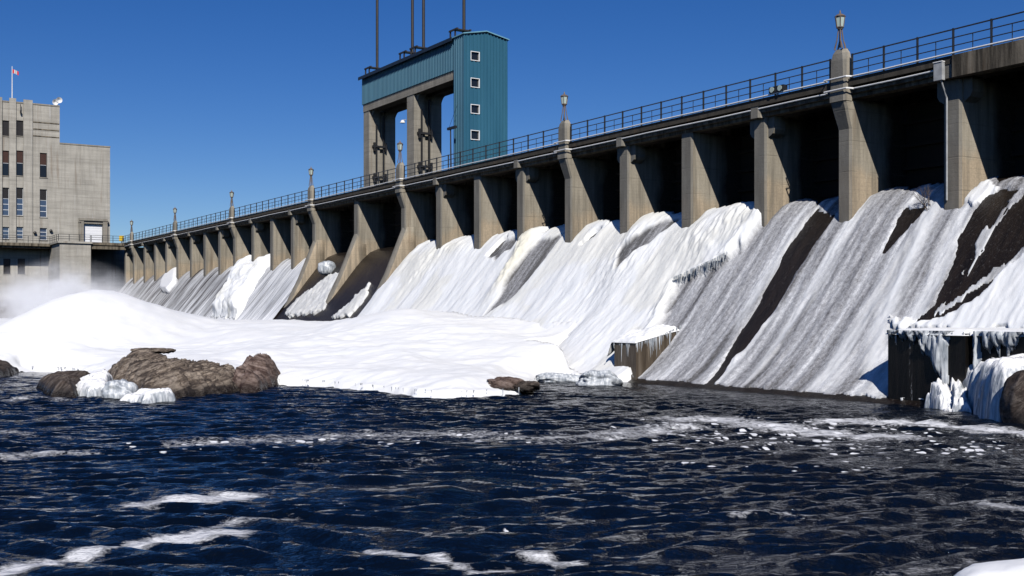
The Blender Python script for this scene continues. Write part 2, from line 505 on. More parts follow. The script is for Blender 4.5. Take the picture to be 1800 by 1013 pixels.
# deck, beams
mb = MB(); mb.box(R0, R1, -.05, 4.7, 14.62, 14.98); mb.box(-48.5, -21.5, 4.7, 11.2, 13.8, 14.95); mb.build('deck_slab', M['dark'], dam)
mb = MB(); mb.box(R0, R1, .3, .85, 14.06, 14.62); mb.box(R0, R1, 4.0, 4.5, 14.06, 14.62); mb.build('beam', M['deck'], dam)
mb = MB(); mb.box(R0, 30.4, .1, .3, 14.26, 14.42); mb.build('ledge', M['deck'], dam)
mb = MB(); mb.box(30.62, R1, -.14, .297, 13.98, 14.96)
mb.build('parapet', M['stain'], dam)


def xs(w, f, k, z, c=.1):                      # pier cross-section, f front and k back as downstream offsets
    h = w / 2
    return [(-h, -k, z), (-h, -(f - c), z), (-h + c, -f, z), (h - c, -f, z), (h, -(f - c), z), (h, -k, z)]


def round_xs(w, f, k, z, n=7):
    h = w / 2
    return [(-h, -k, z)] + [(h * math.cos(math.pi - math.pi * i / (n - 1)), -(f - h * .7 + h * .7 * math.sin(math.pi * i / (n - 1))), z) for i in range(n)] + [(h, -k, z)]


def lamp_pier_mb(buttress=False):
    m = MB()
    m.loft([xs(.84, -.22, -6.2, 6.2), xs(.84, -.22, -6.2, 12.6), xs(1.0, .26, -.5, 13.92)])
    m.loft([xs(.836, -.5, -6.2, 12.5), xs(.836, -.5, -6.2, 14.05)])
    m.loft([xs(1.06, .31, -.2, 13.92), xs(1.06, .31, -.2, 14.45), xs(1.0, .28, -.18, 14.5), xs(1.0, .28, -.18, 15.95, .13), xs(.94, .23, -.13, 16.28, .17), xs(.76, .12, -.02, 16.5, .18)])
    return m


def plain_pier_mb():
    return MB().loft([xs(1.0, -.35, -6.2, 6.2), xs(1.0, -.35, -6.2, 14.06)])


def corbel_pier_mb():
    m = MB().loft([xs(.95, -.35, -6.2, 6.2), xs(.95, -.35, -6.2, 14.06)])
    m.loft([xs(.72, .02, -.32, 14.0), xs(.72, .02, -.32, 14.97)])
    return m


def buttress_mb():
    return MB().loft([round_xs(.96, -.24, -1.2, 11.0), round_xs(1.02, .35, -1.2, 9.6), round_xs(1.12, 1.45, -1.2, 7.0), round_xs(1.25, 2.9, -1.2, 4.2), round_xs(1.4, 4.4, -1.2, 1.2)])


corb = [(.475, 12.95), (.8, 13.15), (.92, 13.35), (.92, 14.04), (.475, 14.04)]
protos = {}


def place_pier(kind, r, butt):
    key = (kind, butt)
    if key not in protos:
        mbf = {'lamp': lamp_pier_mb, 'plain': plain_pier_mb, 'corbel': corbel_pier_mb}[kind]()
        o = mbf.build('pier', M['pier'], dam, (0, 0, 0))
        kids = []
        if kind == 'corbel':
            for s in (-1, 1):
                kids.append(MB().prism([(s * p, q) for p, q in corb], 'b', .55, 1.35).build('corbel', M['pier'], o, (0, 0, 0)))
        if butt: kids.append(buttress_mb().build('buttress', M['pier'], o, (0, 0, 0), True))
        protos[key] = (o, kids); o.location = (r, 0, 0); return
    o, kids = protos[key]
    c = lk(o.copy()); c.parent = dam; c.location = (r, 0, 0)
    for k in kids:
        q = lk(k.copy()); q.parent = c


pier_rs = []
for i, r in enumerate(LP):
    pier_rs.append((r, 'lamp'))
    if i + 1 < len(LP):
        n = 2 if i == 3 else 4
        for k in range(1, n):
            pier_rs.append((r + (LP[i + 1] - r) * k / n, 'plain' if (k == 2 or n == 2) else 'corbel'))
pier_rs += [(-128.0, 'corbel'), (55.0, 'corbel'), (61.2, 'plain')]
pier_rs.sort()
for r, k in pier_rs:
    place_pier(k, r, -46 < r < -25)
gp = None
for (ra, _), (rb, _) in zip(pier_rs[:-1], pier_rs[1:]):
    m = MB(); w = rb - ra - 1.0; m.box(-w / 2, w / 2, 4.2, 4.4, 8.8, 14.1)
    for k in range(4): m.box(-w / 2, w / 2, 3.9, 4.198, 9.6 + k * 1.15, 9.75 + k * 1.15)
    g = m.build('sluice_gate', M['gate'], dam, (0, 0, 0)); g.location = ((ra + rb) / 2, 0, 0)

# ------------------------------------------------------------------ pipes along the deck edge
def pipe(name, b, z, r0, r1, rad, m, label, cat='pipe'):
    q = MB(); n = int((r1 - r0) / 3)
    pts = [(r0 + (r1 - r0) * i / n, b, z + .015 * math.sin(i * 1.7)) for i in range(n + 1)]
    pts = [p for p in pts if all(abs(p[0] - x) > 1.0 for x in LP)]
    if label.find('cable') < 0:
        for x in LP:
            if r0 < x < r1: pts += [(x - .8, b, z), (x - .7, -.40, z), (x + .7, -.40, z), (x + .8, b, z)]
    q.tube(sorted(pts), rad)
    return tag(q.build(name, m, None, (r0, b, z)), label, cat)


pipe('pipe', -.115, 15.04, R0, R1, .045, M['white'], 'white snowy pipe along the deck edge just under the railing, crossing every lamp pillar')
pipe('pipe', .03, 14.47, R0, 30.2, .045, M['white'], 'lower thin white pipe along the deck beam above the gate openings')
pipe('cable', .02, 14.80, R0, 30.2, .035, M['black'], 'upper dark cable clipped along the stained deck edge', 'cable')
pipe('cable', .03, 14.68, R0, 30.2, .03, M['black'], 'lower dark cable clipped along the stained deck edge', 'cable')

# ------------------------------------------------------------------ railings
def railing(r0, r1, b, label, group, sp=1.95, pet=True):
    rt = empty('railing', (r0 + r1) / 2, b, 14.98, label, 'railing', group)
    n = max(1, round((r1 - r0) / sp))
    for z, q in ((16.13, .034), (15.76, .026), (15.4, .024)):
        MB().tube([(r0, b, z), (r1, b, z)], q, 6).build('rail', M['rail'], rt)
    for i in range(n + 1):
        r = r0 + (r1 - r0) * i / n
        MB().box(r - .038, r + .038, b - .038, b + .038, 14.98, 16.18).build('post', M['rail'], rt)
    if pet:
        for i in range(n):
            r = r0 + (r1 - r0) * (i + .5) / n
            MB().tube([(r, b + .05, 14.98), (r, b + .05, 15.76)], .02, 5).build('stay', M['rail'], rt)


sec = ['farthest section of black deck railing, left of the farthest lamp pillar', 'black deck railing between the first and second lamp pillars from the powerhouse',
       'black deck railing between the second and third lamp pillars from the powerhouse', 'black deck railing between the third and fourth lamp pillars from the powerhouse',
       'black deck railing in front of the concrete legs of the hoist gantry', 'black deck railing from the pillar by the gantry past the foot of the blue tower',
       'black deck railing over four bays left of the nearest lamp pillar', 'black deck railing right of the nearest lamp pillar, running out of the picture']
ends = [R0] + LP[:-1] + [R1]
for i in range(8):
    railing(ends[i] + (.7 if i else 0), ends[i + 1] - .7, .02, sec[i], 'railing sections along the near deck edge')
for (a, b_, lb) in ((R0, -49, 'far-side deck railing seen behind the near railing, left of the gantry'), (-21, R1, 'far-side deck railing seen behind the near railing, right of the blue tower')):
    railing(a, b_, 4.55, lb, 'railing along the far deck edge', 2.6, False)

# ------------------------------------------------------------------ lamps
def hexl(q, z, n=6): return [(q * math.cos(2 * math.pi * i / n + .3), q * math.sin(2 * math.pi * i / n + .3), z) for i in range(n)]


def make_lamp():
    o = empty('street_lamp', 0, 0, 0)
    o['org'] = (0, 0, 0)
    for sx, sy in ((1, 1), (1, -1), (-1, 1), (-1, -1)):
        MB().tube([(.24 * sx, .11 * sy, 0), (.23 * sx, .11 * sy, .1), (.12 * sx, .1 * sy, .45), (.06 * sx, .05 * sy, 1.0)], [.045, .04, .032, .03], 6).build('leg', M['lamp'], o)
    MB().lathe((0, 0, 0), [(.05, .1), (.05, .98), (.13, 1.0), (.15, 1.05), (.12, 1.1)], 10).build('stem', M['lamp'], o)
    MB().loft([hexl(.17, 1.1), hexl(.24, 1.6)]).build('lantern', M['lglass'], o)
    m = MB()
    for i in range(6):
        a, b = hexl(.18, 1.1)[i], hexl(.25, 1.6)[i]; m.tube([a, b], .022, 5)
    m.loft([hexl(.2, 1.07), hexl(.2, 1.12)]); m.loft([hexl(.27, 1.58), hexl(.28, 1.63)])
    m.build('lantern_frame', M['lamp'], o)
    MB().lathe((0, 0, 0), [(.28, 1.62), (.2, 1.7), (.1, 1.75), (.05, 1.78), (.05, 1.82), (.015, 1.95)], 10).build('cap', M['lamp'], o)
    return o


lamp_lab = ['small distant lamp on the last pillar beside the powerhouse, seen against the sky', 'lamp on the second pillar from the powerhouse', 'lamp on the third pillar from the powerhouse',
            'lamp on the pillar just left of the concrete gantry', 'lamp on the pillar standing in front of the gantry opening', 'lamp on the pillar standing right of the blue tower',
            'tallest looking, nearest ornate lamp on its tan pillar against deep blue sky', 'lamp on the pillar beyond the right edge of the picture']
lp = make_lamp()
for i, r in enumerate(LP[:-1]):
    if i == 0: c = lp
    else:
        c = lk(lp.copy())
        for ch in list(lp.children):
            q = lk(ch.copy()); q.parent = c
    c.location = W(r, -.05, 16.5); c['org'] = (r, -.05, 16.5)
    tag(c, lamp_lab[i], 'lamp', 'lamps on the pillars of the dam')

# ------------------------------------------------------------------ gantry
GA, GB = -46.5, -24.4
ga = empty('hoist_gantry', -35.4, 8, 14.95, 'tall concrete hoist gantry with blue metal top and blue stair tower above the wide sluices', 'gantry')
for r0, r1 in ((-46.4, -45.0), (-36.2, -34.7), (-26.2, -24.75)):
    mb = MB().box(r0, r1, 6.1, 7.3, 14.95, 24.6); mb.box(r0 + .25, r1 - .25, 7.3, 7.9, 14.95, 24.6); mb.box(r0, r1, 7.9, 9.1, 14.95, 24.6)
    mb.build('column', M['gantry'], ga)
mb = MB(); mb.box(-46.4, -26.3, 6.05, 7.2, 24.6, 25.4); mb.box(-46.4, -26.3, 8.0, 9.15, 24.6, 25.4); mb.box(-46.4, -26.3, 7.2, 8.0, 25.1, 25.395)
for ra, rb in ((-45.0, -36.2), (-34.7, -26.2)):
    for b0, b1 in ((6.4, 7.1), (8.05, 9.05)):
        arc = [(0, 0), (1.1, 0)] + [(1.1 - 1.1 * math.sin(q), -1.1 + 1.1 * math.cos(q)) for q in np.linspace(.2, 1.5, 6)] + [(0, -1.15)]
        mb.prism([(ra - .01 + p, 24.61 + q) for p, q in arc], 'b', b0, b1); mb.prism([(rb + .01 - p, 24.61 + q) for p, q in arc], 'b', b0, b1)
mb.build('beam', M['gantry'], ga)


def corrugated(mb, p0, p1, out, z0, z1, top=None, pitch=.31, dep=.075):
    """ribbed sheet from p0 to p1 in plan; top(u) gives the height of the upper edge"""
    L = math.hypot(p1[0] - p0[0], p1[1] - p0[1]); n = int(L / pitch); d = ((p1[0] - p0[0]) / L, (p1[1] - p0[1]) / L)
    prof = []
    for i in range(n):
        for u, h in ((0, 0), (.55, 0), (.65, 1), (.9, 1)):
            prof.append(((i + u) * L / n, h * dep))
    prof.append((L, 0))
    vs, fs = [], []
    for u, h in prof:
        x, y = p0[0] + d[0] * u + out[0] * h, p0[1] + d[1] * u + out[1] * h
        vs += [(x, y, z0), (x, y, top(u) if top else z1)]
    for i in range(len(prof) - 1): fs.append((2 * i, 2 * i + 2, 2 * i + 3, 2 * i + 1))
    mb.add(vs, fs)


EV, RG = 28.2, 28.62
mb = MB(); corrugated(mb, (-46.6, 6), (-26.3, 6), (0, -1), 25.4, EV); corrugated(mb, (-46.6, 10.3), (-26.3, 10.3), (0, 1), 25.4, EV)
gt = lambda u: EV + (RG - EV) * (1 - abs(u - 2.15) / 2.15)
corrugated(mb, (-46.6, 6), (-46.6, 10.3), (-1, 0), 25.4, EV, gt)
mb.box(-46.55, -26.3, 6.04, 10.25, 25.4, 25.5)
mb.build('housing', M['blue'], ga)
# stair tower, window openings left in the ribbed face
mb = MB()
corrugated(mb, (-26.3, 5.85), (-24.4, 5.85), (0, -1), 14.95, EV); corrugated(mb, (-26.3, 10.3), (-24.4, 10.3), (0, 1), 14.95, EV)
corrugated(mb, (-26.3, 5.85), (-26.3, 10.3), (-1, 0), 14.95, EV)
wins = []
for (x0, y0, x1, y1) in ((826, 91, 840, 107), (827, 138, 841, 154), (828, 184.5, 841.5, 200), (829, 230, 843, 246)):
    va, za = on_r(x0, y0, -24.4); vb, zb = on_r(x1, y1, -24.4)
    wins.append((-va, -vb, zb, za))
b0w, b1w = sum(w[0] for w in wins) / 4, sum(w[1] for w in wins) / 4
gt2 = lambda off: (lambda u: EV + (RG - EV) * (1 - abs(u + off - 2.225) / 2.225))
corrugated(mb, (-24.4, 5.85), (-24.4, b0w), (1, 0), 14.95, EV, gt2(0)); corrugated(mb, (-24.4, b1w), (-24.4, 10.3), (1, 0), 14.95, EV, gt2(b1w - 5.85))
zs = [14.95] + sorted(z for w in wins for z in (w[2], w[3])) + [EV]
for i in range(0, len(zs), 2):
    corrugated(mb, (-24.4, b0w), (-24.4, b1w), (1, 0), zs[i], zs[i + 1], gt2(b0w - 5.85) if i + 2 >= len(zs) else None)
mb.box(-24.46, -24.30, 5.80, 5.92, 14.95, EV - .1)
tw = mb.build('stair_tower', M['blue'], ga)
for w in wins:
    mb = MB(); z0, z1 = w[2], w[3]; e = .06
    for (p0, p1, q0, q1) in ((b0w - e, b1w + e, z1, z1 + e), (b0w - e, b1w + e, z0 - e, z0), (b0w - e, b0w, z0, z1), (b1w, b1w + e, z0, z1)):
        mb.box(-24.55, -24.30, p0, p1, q0, q1)
    wi = mb.build('window', M['white'], ga)
    MB().box(-24.54, -24.50, b0w, b1w, z0, z1).build('pane', M['glass'], wi)
mb = MB()
for sgn, lo in ((1, 5.7), (-1, 10.45)):
    y0, y1 = lo, 8.075
    z0 = EV - .02
    mb.add([(-46.8, y0, z0), (-24.2, y0, z0), (-24.2, y1, RG + .03), (-46.8, y1, RG + .03), (-46.8, y0, z0 + .1), (-24.2, y0, z0 + .1), (-24.2, y1, RG + .13), (-46.8, y1, RG + .13)],
           [(0, 1, 2, 3), (4, 5, 6, 7), (0, 1, 5, 4), (1, 2, 6, 5), (3, 0, 4, 7)])
rf = mb.build('roof', M['blueflash'], ga)
MB().box(-46.8, -26.35, 5.64, 5.695, EV - .22, EV + .1).build('gutter', M['darkroof'], rf)
# gate stems standing out of the roof, with their hoist frames
for px in (663, 725, 744.5, 815.5):
    r, z = on_v(px, 100, -7.0)
    MB().tube([(r, 7.0, 28.3), (r, 7.0, 47.0)], .15, 8).build('hoist_stem', M['mast'], ga)
    mb = MB()
    for q in (-.9, 0):
        for b in (6.1, 7.4):
            mb.box(r - .06 + q, r + .06 + q, b - .06, b + .06, 28.15, 29.0)
    mb.box(r - 1.05, r + .5, 6.0, 6.15, 29.0, 29.14); mb.box(r - 1.05, r + .5, 7.35, 7.5, 29.0, 29.14); mb.box(r - .3, r + .3, 6.15, 7.35, 29.0, 29.12)
    mb.build('hoist_frame', M['mast'], ga)
# gate guides on the sunny side of the two legs
for r, dx in ((-44.95, .5), (-34.65, .5)):
    mb = MB()
    mb.box(r, r + .16, 6.8, 6.95, 15, 23.2); mb.box(r, r + .14, 7.6, 7.74, 15, 24.2)
    for z in (17.6, 20.8): mb.box(r, r + .26, 6.4, 8.0, z, z + .2); mb.box(r + .05, r + .32, 6.5, 6.65, z - .4, z + .5); mb.box(r + .05, r + .32, 7.8, 7.95, z - .4, z + .5)
    mb.build('gate_guide', M['black'], ga)
mb = MB().box(-48.1, -47.0, 6.4, 8.4, 14.95, 16.9); corrugated(mb, (-48.1, 6.36), (-47.0, 6.36), (0, -1), 14.95, 16.9)
tag(mb.build('shed', M['blue'], None, (-47.5, 7.4, 14.95)), 'small blue metal shed on the deck left of the gantry legs', 'shed')

# davit crane by the tower
rD, zD = on_v(792, 228, -5.2)
dv = empty('davit_crane', rD, 5.2, 14.95, 'thin dark davit crane post with short arm beside the blue tower', 'crane')
MB().tube([(rD + .1, 5.2, 14.95), (rD, 5.2, zD)], [.08, .06]).build('post', M['black'], dv)
MB().box(rD - .5, rD + 1.0, 5.1, 5.3, zD, zD + .22).build('arm', M['black'], dv)
MB().tube([(rD - .3, 5.2, zD + .2), (rD + .9, 5.4, zD + 2.1)], .015, 5).build('cable', M['black'], dv)
rS, zS = on_v(713, 212, -6.0)
sl = empty('floodlight', rS, 6.0, zS, 'small white floodlight fixed on the middle gantry leg', 'light')
MB().lathe((rS - .35, 5.85, zS - .2), [(.02, .3), (.14, .26), (.26, 0), (.22, -.02)], 10).build('lamp_head', M['white'], sl)
MB().tube([(rS - .35, 5.85, zS + .05), (rS - .1, 6.1, zS + .1)], .04).build('bracket', M['grey'], sl)

# ------------------------------------------------------------------ things on the dam
rF = 19.9
fl = empty('floodlight', rF, -.05, 15, 'twin black floodlight with pale lenses on the deck edge, left of nearest pillar', 'light')
MB().box(rF - .55, rF + .5, -.2, .1, 15.1, 15.42).build('housing', M['black'], fl)
for q in (-.3, .27):
    MB().loft([[(rF + q + .14 * math.cos(a), -.205, 15.26 + .14 * math.sin(a)) for a in np.linspace(0, 2 * math.pi, 12, False)], [(rF + q + .15 * math.cos(a), -.25, 15.26 + .15 * math.sin(a)) for a in np.linspace(0, 2 * math.pi, 12, False)]]).build('lens', M['lglass'], fl)
MB().tube([(rF, -.1, 14.98), (rF, -.1, 15.12)], .05).build('bracket', M['black'], fl)

rE = LP[6] + (LP[7] - LP[6]) / 4
eb = empty('junction_box', rE, 0, 14, 'grey steel junction box with conduit on the pier right of the nearest lamp', 'box')
MB().box(rE - .5, rE - .06, -.24, -.03, 13.95, 14.75).build('cabinet', M['grey'], eb)
MB().box(rE - .52, rE - .04, -.27, -.02, 14.75, 14.79).build('lid', M['white'], eb)
MB().tube([(rE - .2, -.1, 13.95), (rE - .2, .28, 13.2), (rE - .2, .28, 8.6)], .045).build('conduit', M['grey'], eb)

tb = empty('bush', 28.6, .5, 8.0, 'bare twiggy bush on the spillway crest beside the pier right of the nearest lamp', 'bush')
mb = MB()
def twig(p, d, L, q, lev):
    e = tuple(p[i] + d[i] * L for i in range(3)); mb.tube([p, e], [q, q * .6], 4)
    if lev:
        for _ in range(3):
            dd = np.array(d) + rng.normal(0, .38, 3); dd[2] += .1; dd /= np.linalg.norm(dd)
            twig(e, tuple(dd), L * .68, q * .6, lev - 1)
for _ in range(5):
    dd = np.array((-.35, 0, 1)) + rng.normal(0, .25, 3); dd /= np.linalg.norm(dd)
    twig((29.15 + rng.normal(0, .06), .35, 7.9), tuple(dd), .62, .02, 3)
mb.build('branches', M['twig'], tb)

# ------------------------------------------------------------------ powerhouse
PR = -137.0
ph = empty('powerhouse', PR, -10, 0, 'pale board-marked concrete powerhouse with narrow windows at the far end of the dam', 'building')
V = lambda px, py=400: on_r(px, py, PR)[0]
Zp = lambda px, py: on_r(px, py, PR)[1]


def wall(mb, v0, v1, z0, z1, holes, dep=.4):
    vs = sorted({v0, v1, *[h[0] for h in holes], *[h[1] for h in holes]}); zs = sorted({z0, z1, *[h[2] for h in holes], *[h[3] for h in holes]})
    for i in range(len(vs) - 1):
        for j in range(len(zs) - 1):
            cv, cz = (vs[i] + vs[i + 1]) / 2, (zs[j] + zs[j + 1]) / 2
            if any(h[0] < cv < h[1] and h[2] < cz < h[3] for h in holes): continue
            mb.add([(PR, -vs[i], zs[j]), (PR, -vs[i + 1], zs[j]), (PR, -vs[i + 1], zs[j + 1]), (PR, -vs[i], zs[j + 1])], [(0, 1, 2, 3)])
    for a, b, c, d in holes:
        A = [(PR, -a, c), (PR, -b, c), (PR, -b, d), (PR, -a, d)]; B = [(PR - dep, y, z) for _, y, z in A]
        mb.add(A + B, [(0, 1, 5, 4), (1, 2, 6, 5), (2, 3, 7, 6), (3, 0, 4, 7)])


def rect(x0, y0, x1, y1):
    va, vb = sorted((V(x0), V(x1))); xm = (x0 + x1) / 2
    return (va, vb, Zp(xm, y1), Zp(xm, y0))


cols = [(4, 16), (29, 41), (70, 82.5)]
W1 = [rect(*(c[0], 212, c[1], 239)) for c in cols[:2]]
W2 = [rect(c[0], 265 + (4 if i == 2 else 0), c[1], 309 + (3 if i == 2 else 0)) for i, c in enumerate(cols)]
W3 = [rect(c[0], 330 + (3 if i == 2 else 0), c[1], 379 + (3 if i == 2 else 0)) for i, c in enumerate(cols)]
W4 = [rect(c[0], 399 + (2 if i == 2 else 0), c[1], 420 + (2 if i == 2 else 0)) for i, c in enumerate(cols)]
W5 = [rect(6, 455, 18.5, 482), rect(31, 455, 44, 482)]
door = rect(146.5, 394, 180, 428)
vT = V(105); zL, zH = Zp(150, 256.5), Zp(60, 184)
v_end = 30.0
holes_l = [h for h in W2 + W3 + W4 + W5 + [door]]
holes = [h for h in holes_l]
mb = MB()
lowtop = zL
wall(mb, .05, v_end, 0, lowtop, [h for h in holes if h[3] < lowtop])
wall(mb, vT, v_end, lowtop, zH, [h for h in W1 + [h for h in holes if h[2] >= lowtop]])
# far sides and roofs
mb.box(PR - 22, PR - 1.2, -.06, -v_end, 0, lowtop - .4); mb.box(PR - 22, PR - 1.2, -vT, -v_end, lowtop - .4, zH - .3)
mb.add([(PR, -.05, 0), (PR - 22, -.05, 0), (PR - 22, -.05, lowtop), (PR, -.05, lowtop)], [(0, 1, 2, 3)])
mb.add([(PR, -vT, lowtop), (PR - 22, -vT, lowtop), (PR - 22, -vT, zH), (PR, -vT, zH)], [(0, 1, 2, 3)])
mb.add([(PR, -v_end, 0), (PR - 22, -v_end, 0), (PR - 22, -v_end, zH), (PR, -v_end, zH)], [(0, 1, 2, 3)])
mb.add([(PR, -.05, lowtop), (PR - 22, -.05, lowtop), (PR - 22, -vT, lowtop), (PR, -vT, lowtop)], [(0, 1, 2, 3)])
mb.add([(PR, -vT, zH), (PR - 22, -vT, zH), (PR - 22, -v_end, zH), (PR, -v_end, zH)], [(0, 1, 2, 3)])
wl = mb.build('wall', M['wallc'], ph)
MB().box(PR - .5, PR + .08, .0, -vT, lowtop, lowtop + .22).build('coping', M['gantry'], ph)
MB().box(PR - .5, PR + .08, -vT - .0, -v_end, zH, zH + .22).build('coping', M['gantry'], ph)
for (x0, x1, yt) in ((41, 57, 176), (16, 28, 173), (-8, 3.5, 171)):
    MB().box(PR, PR + .22, -V(x0), -V(x1), Zp(50, 440), Zp((x0 + x1) / 2, yt)).build('pilaster', M['wallc'], ph)
for z in (Zp(80, 216), Zp(80, 228), Zp(80, 240)):
    MB().box(PR, PR + .06, -V(58), -V(104), z - .12, z + .05).build('band_course', M['deck'], ph)


def window(h, style):
    a, b, c, d = h; m_ = MB(); e = .07
    x0, x1 = PR - .32, PR - .22
    fm_ = M['winframe'] if style in ('sash', 'half') else M['louvre']
    m_.box(x0, x1, -a, -a - e, c, d); m_.box(x0, x1, -b + e, -b, c, d); m_.box(x0, x1, -a - e, -b + e, c, c + e); m_.box(x0, x1, -a - e, -b + e, d - e, d)
    w = m_.build('window', fm_, ph)
    zt = d
    if style in ('half', 'shutter'):
        zt = c + (d - c) * (.62 if style == 'half' else .52)
        s = MB()
        n = 12
        for i in range(n):
            s.box(x0 + .02, x1 + .03, -a - e, -b + e, zt + (d - e - zt) * i / n, zt + (d - e - zt) * (i + .8) / n)
        s.build('shutter', M['brown'] if style == 'shutter' else M['louvre'], w)
    if style == 'louvre':
        s = MB(); n = 16
        for i in range(n): s.box(x0 + .02, x1 + .02, -a - e, -b + e, c + e + (d - c - 2 * e) * i / n, c + e + (d - c - 2 * e) * (i + .8) / n)
        s.build('louvre', M['louvre'], w)
    else:
        MB().box(x0 + .02, x0 + .05, -a - e, -b + e, c + e, zt).build('pane', M['glassb'] if style in ('half', 'sash') else M['glass'], w)
        k = 3 if style in ('half', 'sash') else 1
        for i in range(1, k + 1): MB().box(x0, x1 - .01, -a - e, -b + e, c + e + (zt - c - e) * i / k - .09, c + e + (zt - c - e) * i / k).build('glazing_bar', fm_ if style != 'shutter' else M['winframe'], w)
    MB().box(PR - .2, PR + .1, -a + .1, -b - .1, c - .14, c - .01).build('sill', M['gantry'], w)


for h in W1: window(h, 'louvre')
for h in W2: window(h, 'shutter')
for h in W3: window(h, 'half')
for h in W4: window(h, 'sash')
for h in W5: window(h, 'louvre')
a, b, c, d = door
m_ = MB(); nn = 14
for i in range(nn): m_.box(PR - .3, PR - .22 + .02 * (i % 2), -a, -b, c + (d - c) * i / nn, c + (d - c) * (i + 1) / nn)
dr = m_.build('door', M['door'], ph)
m_ = MB(); m_.box(PR, PR + .5, -a + .75, -a, c, d + .5); m_.box(PR, PR + .5, -b, -b - .75, c, d + .5); m_.box(PR + .002, PR + .6, -a + .75, -b - .75, d + .5, d + .9); m_.box(PR, PR + .3, -a, -b, d + .02, d + .5)
m_.build('door_frame', M['gantry'], dr)
# terrace in front of the powerhouse, its walls and the footbridge
m_ = MB(); m_.box(PR + 10.2, PR, -5.2, -9.9, 0, 14.7); m_.box(PR + 10.5, PR, -5.0, -10.2, 14.7, 15.0)
ter = m_.build('terrace', M['wallc'], ph)
m_ = MB(); m_.box(PR + 10.2, PR, 2.0, -5.0, 14.55, 14.96); m_.box(PR + 10.0, PR + 9.4, 2, -5.0, 13.9, 14.55); m_.build('footbridge_slab', M['deck'], ph)
m_ = MB(); m_.box(PR + 3.6, PR, -10.2, -v_end, 14.45, 14.9); m_.box(PR + 3.2, PR, -10.2, -v_end, 14.1, 14.45)
m_.prism([(PR, 14.1), (PR + 3.2, 14.1), (PR, 12.2)], 'b', -10.3, -10.8) if False else None
m_.build('balcony', M['deck'], ph)
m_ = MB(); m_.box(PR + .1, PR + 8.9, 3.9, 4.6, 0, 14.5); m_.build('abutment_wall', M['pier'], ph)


def rail_poly(pts, z, label, group):
    rt = empty('railing', pts[0][0], pts[0][1], z, label, 'railing', group)
    for q in (1.1, .75, .4): MB().tube([(r, b, z + q) for r, b in pts], .035, 6).build('rail', M['rail'], rt)
    for (r0, b0), (r1, b1) in zip(pts[:-1], pts[1:]):
        n = max(1, round(math.hypot(r1 - r0, b1 - b0) / 1.7))
        for i in range(n + 1):
            r, b = r0 + (r1 - r0) * i / n, b0 + (b1 - b0) * i / n
            MB().box(r - .04, r + .04, b - .04, b + .04, z, z + 1.12).build('post', M['rail'], rt)


rail_poly([(PR + 3.4, -v_end), (PR + 3.4, -10.2), (PR + 10.3, -10.1), (PR + 10.3, -5.3)], 14.98, 'dark railing along the powerhouse balcony and round its terrace corner', 'railings at the powerhouse')
rail_poly([(PR + 10.1, -5.1), (PR + 10.1, -.1)], 14.98, 'dark railing of the short bridge in front of the white door', 'railings at the powerhouse')

vF = V(22); zF = zH + .2
fp = empty('flagpole', PR - .4, -vF, zF, 'thin white flagpole with small red flag on the powerhouse roof', 'flagpole')
MB().tube([(PR - .4, -vF, zF), (PR - .4, -vF, Zp(22, 116))], [.09, .05]).build('pole', M['white'], fp)
fr_ = []
for i in range(9):
    u = i / 8; y = -vF + .05 + u * .95; x = PR - .4 + .12 * math.sin(u * 6); z1 = Zp(22, 121.5) - .25 * u * u
    fr_ += [(x, y, z1), (x, y, z1 - .62)]
for (i0, i1, mm, nm) in ((0, 2, 'redflag', 'flag_stripe'), (2, 6, 'white', 'flag_stripe'), (6, 8, 'redflag', 'flag_stripe')):
    m_ = MB(); k = i0 * 2
    vs = fr_[2 * i0:2 * i1 + 2]; n = len(vs) // 2
    m_.add(vs, [(2 * i, 2 * i + 2, 2 * i + 3, 2 * i + 1) for i in range(n - 1)]); m_.build(nm, M[mm], fp)
vS = V(104); sd = empty('siren', PR - .5, -vS, zH, 'white round siren horns on the roof corner of the powerhouse', 'siren')
MB().tube([(PR - .5, -vS - .2, zH + .2), (PR - .5, -vS - .2, zH + 1.1)], .07).build('mast', M['grey'], sd)
for dy, dz in ((.15, 1.15), (-.45, .75)):
    m_ = MB(); n = 14
    def ring(q, x): return [(PR - .5 + x, -vS - .1 + dy + q * math.cos(2 * math.pi * i / n), zH + dz + q * math.sin(2 * math.pi * i / n)) for i in range(n)]
    m_.loft([ring(.08, -.5), ring(.14, -.1), ring(.46, .25), ring(.5, .3), ring(.36, .2), ring(.1, .0)]); m_.build('horn', M['white'], sd)
sg = empty('sign', PR + .3, -V(191), 15.0, 'small yellow warning sign by the corner of the powerhouse door', 'sign')
m_ = MB(); m_.box(PR + 8.28, PR + 8.32, -.4, .35, 15.4, 16.3); m_.build('sign_plate', M['yellow'], sg)
m_ = MB(); m_.box(PR + 8.2, PR + 8.28, -.08, .02, 14.96, 16.3); m_.build('post', M['black'], sg)
for k, (x, y, lb) in enumerate(((61, 409, 'small dark wall lamp left of the bottom right window'), (89, 405.5, 'dark wall lamp right of the powerhouse window nearest the door'), (140, 391, 'dark lamp on the wall left of the white door'), (188.5, 392, 'dark lamp on the wall right of the white door'))):
    va = V(x); z = Zp(x, y); wl_ = empty('wall_lamp', PR, -va, z, lb, 'lamp', 'wall lamps of the powerhouse')
    MB().lathe((PR + .3, -va, z - .2), [(.05, .4), (.2, .3), (.28, .1), (.2, -.02)], 8).build('lamp_head', M['black'], wl_)
    MB().box(PR, PR + .3, -va - .05, -va + .05, z + .1, z + .18).build('bracket', M['black'], wl_)
